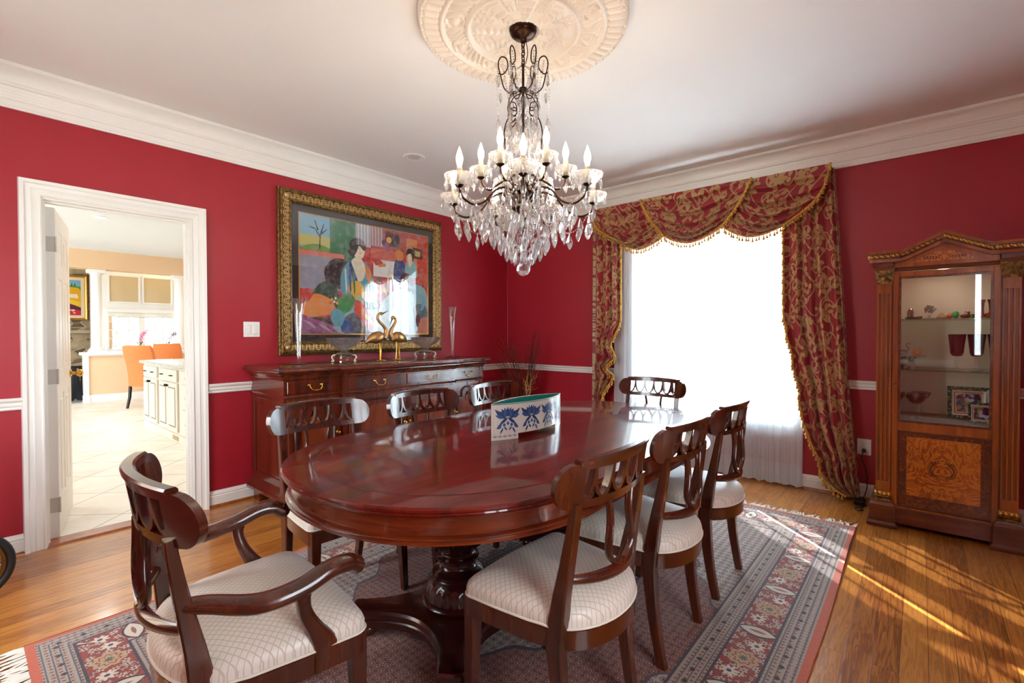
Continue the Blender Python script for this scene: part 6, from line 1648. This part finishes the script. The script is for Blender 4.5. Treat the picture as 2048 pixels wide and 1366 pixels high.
# island
isl = thing('kitchen_island', (-3.1, -2.35, 0), 'cream glazed kitchen island with drawers and doors and a granite top', 'kitchen island')
X0, X1, YF = -4.12, -1.2, -2.78
mb = MB(); mb.box(X0+.01, X1, YF+.0, -1.9, 0, .1); mb.box(X0, X1, YF-.0, -1.9, .1, .86); mb.box(X0+.005, X1, YF-.012, YF, 0, .095, .004); mb.build('carcass', KCAB, isl, world=True, ang=30)
mb = MB(); mb.box(X0-.09, X1, YF-.04, -1.8, .86, .9, .01); mb.build('worktop', GRANITE, isl, world=True, ang=30)
def kdoor(a, b, z0, z1, name, knobx, raised=True):
    mb = MB(); mb.box(a, b, YF-.022, YF, z0, z1, .003); d = mb.build(name, KCAB, isl, world=True, ang=30)
    if raised:
        w = .05; mb = MB()
        for p, q, r, s in ((a+w, a+w+.012, z0+w, z1-w), (b-w-.012, b-w, z0+w, z1-w), (a+w, b-w, z0+w, z0+w+.012), (a+w, b-w, z1-w-.012, z1-w)): mb.box(p, q, YF-.0235, YF-.02, r, s)
        g = mb.build('glaze_line', KGLZ, isl, world=True, smooth=False); g.parent = d
        mb = MB(); mb.box(a+w+.015, b-w-.015, YF-.028, YF-.02, z0+w+.015, z1-w-.015, .006); g = mb.build('panel', KCAB, isl, world=True, ang=30); g.parent = d
    for kx, kz, hor in knobx:
        mb = MB()
        if hor: mb.tube([(kx-.035, YF-.022, kz), (kx-.03, YF-.045, kz), (kx+.03, YF-.045, kz), (kx+.035, YF-.022, kz)], .006, 6)
        else: mb.ball((kx, YF-.036, kz), .015, 8, 6)
        g = mb.build('handle' if hor else 'knob', DARKM, isl, world=True); g.parent = d
kdoor(-4.06, -3.42, .70, .835, 'drawer', [(-3.93, .768, 1), (-3.58, .768, 1)], False)
kdoor(-3.32, -2.58, .70, .835, 'drawer', [(-3.15, .768, 1), (-2.76, .768, 1)], False)
kdoor(-2.42, -1.75, .70, .835, 'drawer', [(-2.15, .768, 1)], False); kdoor(-2.42, -1.75, .42, .68, 'drawer', [(-2.15, .55, 1)], False); kdoor(-2.42, -1.75, .12, .40, 'drawer', [(-2.15, .26, 1)], False)
for a, b, k in ((-4.06, -3.745, -3.775), (-3.735, -3.42, -3.705), (-3.32, -2.955, -2.985), (-2.945, -2.58, -2.915)): kdoor(a, b, .12, .68, 'door', [(k, .645, 0)])
mb = MB(); mb.box(-2.78, -2.56, YF-.016, YF-.011, .025, .075)
for k in range(8): mb.box(-2.77, -2.57, YF-.018, YF-.015, .03+k*.0055, .032+k*.0055)
mb.build('toe_vent', plain('tan_vent', '#b8a47c', .5), isl, world=True, smooth=False)
# orange chairs behind the island
def ochair(x, y, rz, label):
    t = thing('upholstered_chair', (x, y, 0), label, 'chair', rz=rz, group='orange dining chairs in the kitchen'); mb = MB()
    mb.box(-.24, .24, -.25, .27, .36, .48, .04); mb.build('seat', ORANGE, t, ang=50)
    mb = MB()
    def f(a, b):
        th = .045*(1 if b < .5 else -1)
        q = (b*2) % 1 if b < 1 else 1
        return (0, 0, 0)
    P = []
    for k in range(12):
        z = lerp(.36, 1.06, k/11); P.append((0, -.22-.16*max(0, (z-.45)/.6)**1.6, z))
    mb.bar(P, [.47]*11+[.44], [.075]*9+[.07, .062, .045], ch=.35)
    for a in (-.1, .1): mb.ball((a, -.29, .86), .014, 8, 5)
    mb.build('backrest', ORANGE, t, ang=50)
    for sx in (-1, 1):
        mb = MB(); mb.bar([(sx*.2, -.25, .37), (sx*.2, -.27, .18), (sx*.2, -.33, 0)], [.04, .036, .03], [.04, .036, .03]); mb.build('leg', DARKM, t, ang=40)
        mb = MB(); mb.bar([(sx*.2, .23, .37), (sx*.2, .23, 0)], [.04, .03], [.04, .03]); mb.build('leg', DARKM, t, ang=40)
ochair(-6.36, -2.2, radians(45), 'orange upholstered chair seen from behind at the corner of the kitchen island')
ochair(-7.1, -1.72, radians(-90), 'second orange tufted chair facing the doorway beyond the island')
# orchids and small things on the half wall
def orchid(y, h, col, label):
    t = thing('potted_orchid', (-7.79, y, .925), label, 'potted plant'); mb = MB(); mb.lathe([(0, 0), (.04, 0), (.052, .09), (.048, .09), (0, .08)], n=18); mb.build('pot', plain('white_pot', '#e8ecec', .3), t)
    mb = MB()
    for k in range(5):
        a = k*1.3; mb.grid(lambda u, v, a=a: ((.13*u)*cos(a)-(.018*sin(pi*u)*(2*v-1))*sin(a), (.13*u)*sin(a)+(.018*sin(pi*u)*(2*v-1))*cos(a), .09+.09*sin(u*2.2)), 7, 4)
    mb.build('leaves', plain('orchid_leaf', '#4f8a30', .5), t, ang=90)
    mb = MB(); S = catmull([(0, 0, .08), (.01, .0, h*.5), (.03, .03, h*.85), (.05, .1, h)], 5); mb.tube(S, .003, 5); mb.build('stem', plain('orchid_stem', '#6a8a3a', .6), t)
    for k in range(6):
        q = S[-1-k*2]; mb = MB()
        for j in range(5):
            a = j*2*pi/5; mb.add([q+V((.01, 0, 0)), q+V((.012, .03*cos(a-.35), .03*sin(a-.35))), q+V((.012, .042*cos(a), .042*sin(a))), q+V((.012, .03*cos(a+.35), .03*sin(a+.35)))], [(0, 1, 2, 3)])
        mb.build('blossom', plain('orchid_petal', col, .6), t, smooth=False, recalc=False)
orchid(-2.08, .38, '#d84aa0', 'pink orchid on the half wall before the gridded window'); orchid(-1.62, .34, '#7a6a90', 'dusky violet orchid on the half wall behind the orange chair')
t = thing('dark_ornament', (-7.79, -2.22, .925), 'small dark lumpy ornament on the half wall left of the pink orchid', 'ornament'); mb = MB(); mb.ball((0, 0, .035), .035, 10, 7, (1, 1.6, 1)); mb.ball((0, -.06, .03), .03, 10, 7); mb.build('body', DARKM, t)
# recliner and jacket by the fireplace
t = thing('cane_armchair', (-8.42, -3.26, .0125), 'dark wood armchair with a cane back in front of the fireplace', 'armchair', rz=radians(20)); mb = MB()
mb.box(-.3, .3, -.02, .3, .35, .46, .02); mb.build('seat', plain('patterned_seat', '#a0584a', .8), t, ang=40)
mb = MB()
for s in (-1, 1): mb.box(s*.3-.03, s*.3+.03, -.06, 0, 0, 1.0, .01)
mb.box(-.3, .3, -.06, 0, .92, 1.0, .01); mb.box(-.3, .3, -.06, 0, .46, .54, .01)
for s in (-1, 1): mb.box(s*.3-.03, s*.3+.03, .24, .3, 0, .6, .01); mb.box(s*.3-.03, s*.3+.03, -.03, .32, .6, .65, .01)
mb.build('frame', plain('dark_walnut', '#3a2a20', .4), t, ang=40)
cane = NT('woven_cane', rough=.6); xx_ = cane.xyz(cane.obj())
_w = cane.M('MAXIMUM', cane.M('LESS_THAN', cane.M('FRACT', cane.M('MULTIPLY', xx_[0], 50)), .4), cane.M('LESS_THAN', cane.M('FRACT', cane.M('MULTIPLY', xx_[2], 50)), .4)); cane.set('base', cane.mix(_w, '#2a2420', '#7a6e64'))
mb = MB(); mb.box(-.27, .27, -.035, -.025, .54, .92); mb.build('cane_panel', cane.m, t, smooth=False)
t = thing('dark_jacket', (-7.86, -3.06, .0), 'dark jacket hanging over the arm of the cane armchair', 'jacket')
def jf(u, v):
    a = 2*pi*u; r = (.1+.03*sin(3*a+4*v))*(.55+.6*v); return (r*cos(a)*.8, r*sin(a)*1.0, .66-.6*v+.02*sin(5*a)*v)
mb = MB(); mb.grid(jf, 40, 16, closeu=True); mb.lathe([(0, .68), (.05, .67), (.062, .655)], n=20); mb.build('cloth', plain('dark_cloth', '#14141a', .9), t, ang=90)
mb = MB(); mb.box(-9.6, -8.05, -4.4, -2.75, 0, .012); tag(mb.build('area_rug', plain('grey_blue_rug', '#8f98a8', .95), smooth=False), 'grey blue rug in front of the stone fireplace', 'rug')
can_light(-4.36, -3.18, KH, 'ceiling_downlight', 'recessed downlight in the kitchen ceiling seen through the doorway')
# sconce right of the columns
t = thing('wall_sconce', (-7.6, -1.27, 1.93), 'glass wall sconce glimpsed at the right edge of the kitchen doorway', 'sconce'); t.location = (-8.2, -1.16, 1.93)
mb = MB(); mb.lathe([(0, 0), (.03, .01), (.09, .08), (.1, .13), (.094, .13), (.08, .085), (0, .03)], (.1, 0, 0), 20); mb.build('shade', plain('frosted_shade', '#f3e2cc', .4), t)
mb = MB(); mb.tube([(0, 0, -.04), (.06, 0, -.05), (.1, 0, 0)], .01, 8); mb.box(0, .015, -.04, .04, -.1, .03, .004); mb.build('bracket', BRONZE, t)
# kitchen door leaf, swung open
dl = thing('door_1', (-.115, -4.082, .012), 'white six panel door swung open into the kitchen', None, kind='structure')
A = radians(180-11.5); dl.rotation_euler = (0, 0, A)
W_, Hd = .70, 2.0
mb = MB(); mb.box(0, W_, -.046, -.008, 0, Hd)
ST = [(0, .11), (.305, .395), (W_-.11, W_)]
for a, b in ST: mb.box(a, b, -.05, -.004, 0, Hd, .003)
for z0, z1 in ((0, .23), (.86, 1.02), (1.58, 1.68), (1.88, Hd)): mb.box(0, W_, -.0499, -.0041, z0, z1, .003)
dlf = mb.build('door_leaf', DOORW, dl, ang=30)
for a, b in ((.11, .305), (.395, W_-.11)):
    for z0, z1 in ((.23, .86), (1.02, 1.58), (1.68, 1.88)):
        mb = MB(); mb.box(a+.025, b-.025, -.0495, -.0045, z0+.025, z1-.025, .012); mb.build('panel', DOORW, dl, ang=20)
for s, yy_ in ((-1, -.05), (1, -.004)):
    mb = MB(); M_ = Matrix.Translation((W_-.06, yy_, .96)) @ Matrix.Rotation(-s*pi/2, 4, 'X'); mb.lathe([(0, 0), (.028, 0), (.028, .005), (.011, .012), (.01, .03), (.022, .04), (.027, .055), (.02, .068), (0, .072)], n=22, M=M_); mb.build('knob', BRASS, dl, ang=50)
for z in (.2, .98, 1.78):
    mb = MB(); mb.box(-.003, .001, -.047, -.006, z-.045, z+.045, .001)
    for dz in (-.03, 0, .03): mb.ball((-.003, -.02 if dz else -.034, z+dz), .003, 6, 4)
    mb.tube([(-.003, -.052, z-.046), (-.003, -.052, z+.046)], .006, 8); mb.build('hinge', plain('painted_hinge', '#c8c6be', .35, .3), dl, ang=40)
# cart wheel at the left edge
cw = thing('serving_cart', (.575, -4.425, 0), 'serving cart at the left edge of the view, only its black tyred brass wheel showing', 'cart')
mb = MB(); R_ = .155
def ringp(r, n=48): return [(0, r*cos(2*pi*i/n), R_+.016+r*sin(2*pi*i/n)) for i in range(n)]
mb.tube(ringp(R_), .016, 10, closed=True); wh = mb.build('tyre', BLACK, cw, ang=80)
mb = MB(); mb.tube(ringp(R_-.022), .011, 8, closed=True, flat=1.0); mb.build('rim', plain('bronze_rim', '#6b4a22', .35, .8), wh, ang=80)
for k in range(10):
    a = 2*pi*k/10; mb = MB(); mb.tube([(0, .02*cos(a), R_+.016+.02*sin(a)), (0, (R_-.025)*cos(a), R_+.016+(R_-.025)*sin(a))], .004, 6); mb.build('spoke', plain('bronze_spoke', '#6b4a22', .35, .8) if k == 0 else bpy.data.materials['bronze_spoke'], wh, ang=80)
mb = MB(); mb.lathe([(0, -.03), (.022, -.025), (.026, 0), (.022, .025), (0, .03)], n=18, M=Matrix.Translation((0, 0, R_+.016)) @ Matrix.Rotation(pi/2, 4, 'Y')); mb.build('hub', bpy.data.materials['bronze_spoke'], wh, ang=60)
mb = MB(); mb.box(-.22, -.03, -.33, -.02, .30, .32, .004); mb.box(-.22, -.03, -.33, -.02, .66, .68, .004); mb.tube([(-.03, -.0, R_+.016), (-.2, -.0, R_+.016)], .008, 8)
for x in (-.2, -.05):
    for y in (-.31, -.04): mb.box(x-.012, x+.012, y-.012, y+.012, .0 if y < -.1 else .15, .7)
mb.build('cart_frame', MAHO, cw, ang=30)
# ---------------------------------------------------------------- light, camera
wd = bpy.data.worlds.new('sky'); SC.world = wd; wd.use_nodes = True
nt = wd.node_tree; bg = nt.nodes['Background']
tc = nt.nodes.new('ShaderNodeTexCoord'); sp = nt.nodes.new('ShaderNodeSeparateXYZ'); nt.links.new(tc.outputs[0], sp.inputs[0])
rp = nt.nodes.new('ShaderNodeValToRGB'); e = rp.color_ramp.elements
e[0].position = .47; e[0].color = (.55, .62, .6, 1); e[1].position = .56; e[1].color = (.86, .94, 1, 1)
mr = nt.nodes.new('ShaderNodeMapRange'); mr.inputs[1].default_value = -1; nt.links.new(sp.outputs[2], mr.inputs[0]); nt.links.new(mr.outputs[0], rp.inputs[0]); nt.links.new(rp.outputs[0], bg.inputs[0])
bg.inputs[1].default_value = SKY
def light(name, typ, loc, energy, color=(1, 1, 1), **kw):
    l = bpy.data.lights.new(name, typ); l.energy = energy; l.color = color
    for k, v in kw.items(): setattr(l, k, v)
    o = bpy.data.objects.new(name, l); COL.objects.link(o); o.location = loc; return o
sun = light('sun', 'SUN', (0, 8, 6), SUN, (.98, .99, 1), angle=radians(.6))
el = radians(26); d = V((.72*cos(el), -.694*cos(el), -sin(el)))
sun.rotation_euler = d.to_track_quat('-Z', 'Y').to_euler()
def portal(loc, sx, sz, direction):
    o = light('window_portal', 'AREA', loc, 1, shape='RECTANGLE', size=sx, size_y=sz); o.data.cycles.is_portal = True
    o.rotation_euler = V(direction).to_track_quat('-Z', 'Y').to_euler(); return o
portal((2.46, .17, 1.41), 1.24, 1.74, (0, -1, 0)); portal((1.3, RY-.13, 1.38), 1.0, 1.75, (0, 1, 0)); portal((RX+.13, -3.9, 1.38), .8, 1.75, (-1, 0, 0))
portal((-5.5, -7.61, 1.4), 3.0, 2.0, (0, 1, 0))
for x, y in ((-1.3, -3.0), (-2.2, -4.6), (-4.36, -3.18), (-6.4, -3.6), (-4.2, -1.2), (-6.5, -.9)):  # one spot sits at the visible can; the others are added kitchen fill
    light('kitchen_can_and_fill', 'SPOT', (x, y, KH-.03), KLAMP, (1, .96, .92), spot_size=radians(165), spot_blend=.6, shadow_soft_size=.05)
cam = bpy.data.cameras.new('camera'); co = bpy.data.objects.new('camera', cam); COL.objects.link(co); SC.camera = co
yaw, pitch, roll = radians(130.616786), radians(-.89563), radians(-.111722)
f = V((cos(yaw)*cos(pitch), sin(yaw)*cos(pitch), sin(pitch))); r = f.cross(V((0, 0, 1))).normalized(); u = r.cross(f)
r2 = r*cos(roll)+u*sin(roll); u2 = u*cos(roll)-r*sin(roll)
co.matrix_world = Matrix(((r2.x, u2.x, -f.x, 3.86599), (r2.y, u2.y, -f.y, -4.425718), (r2.z, u2.z, -f.z, 1.244424), (0, 0, 0, 1)))
cam.sensor_width = 36; cam.sensor_fit = 'HORIZONTAL'; cam.lens = 951.6124/2048*36; cam.clip_start = .03
SC.view_settings.view_transform = 'Standard'; SC.view_settings.look = 'None'; SC.view_settings.gamma = 1; SC.view_settings.use_curve_mapping = False
SC.view_settings.exposure = EXPO
cy = SC.cycles
cy.max_bounces = 12; cy.transparent_max_bounces = 16; cy.transmission_bounces = 10; cy.glossy_bounces = 5; cy.diffuse_bounces = 5
cy.caustics_reflective = False; cy.caustics_refractive = False; cy.sample_clamp_indirect = 8; cy.use_denoising = True
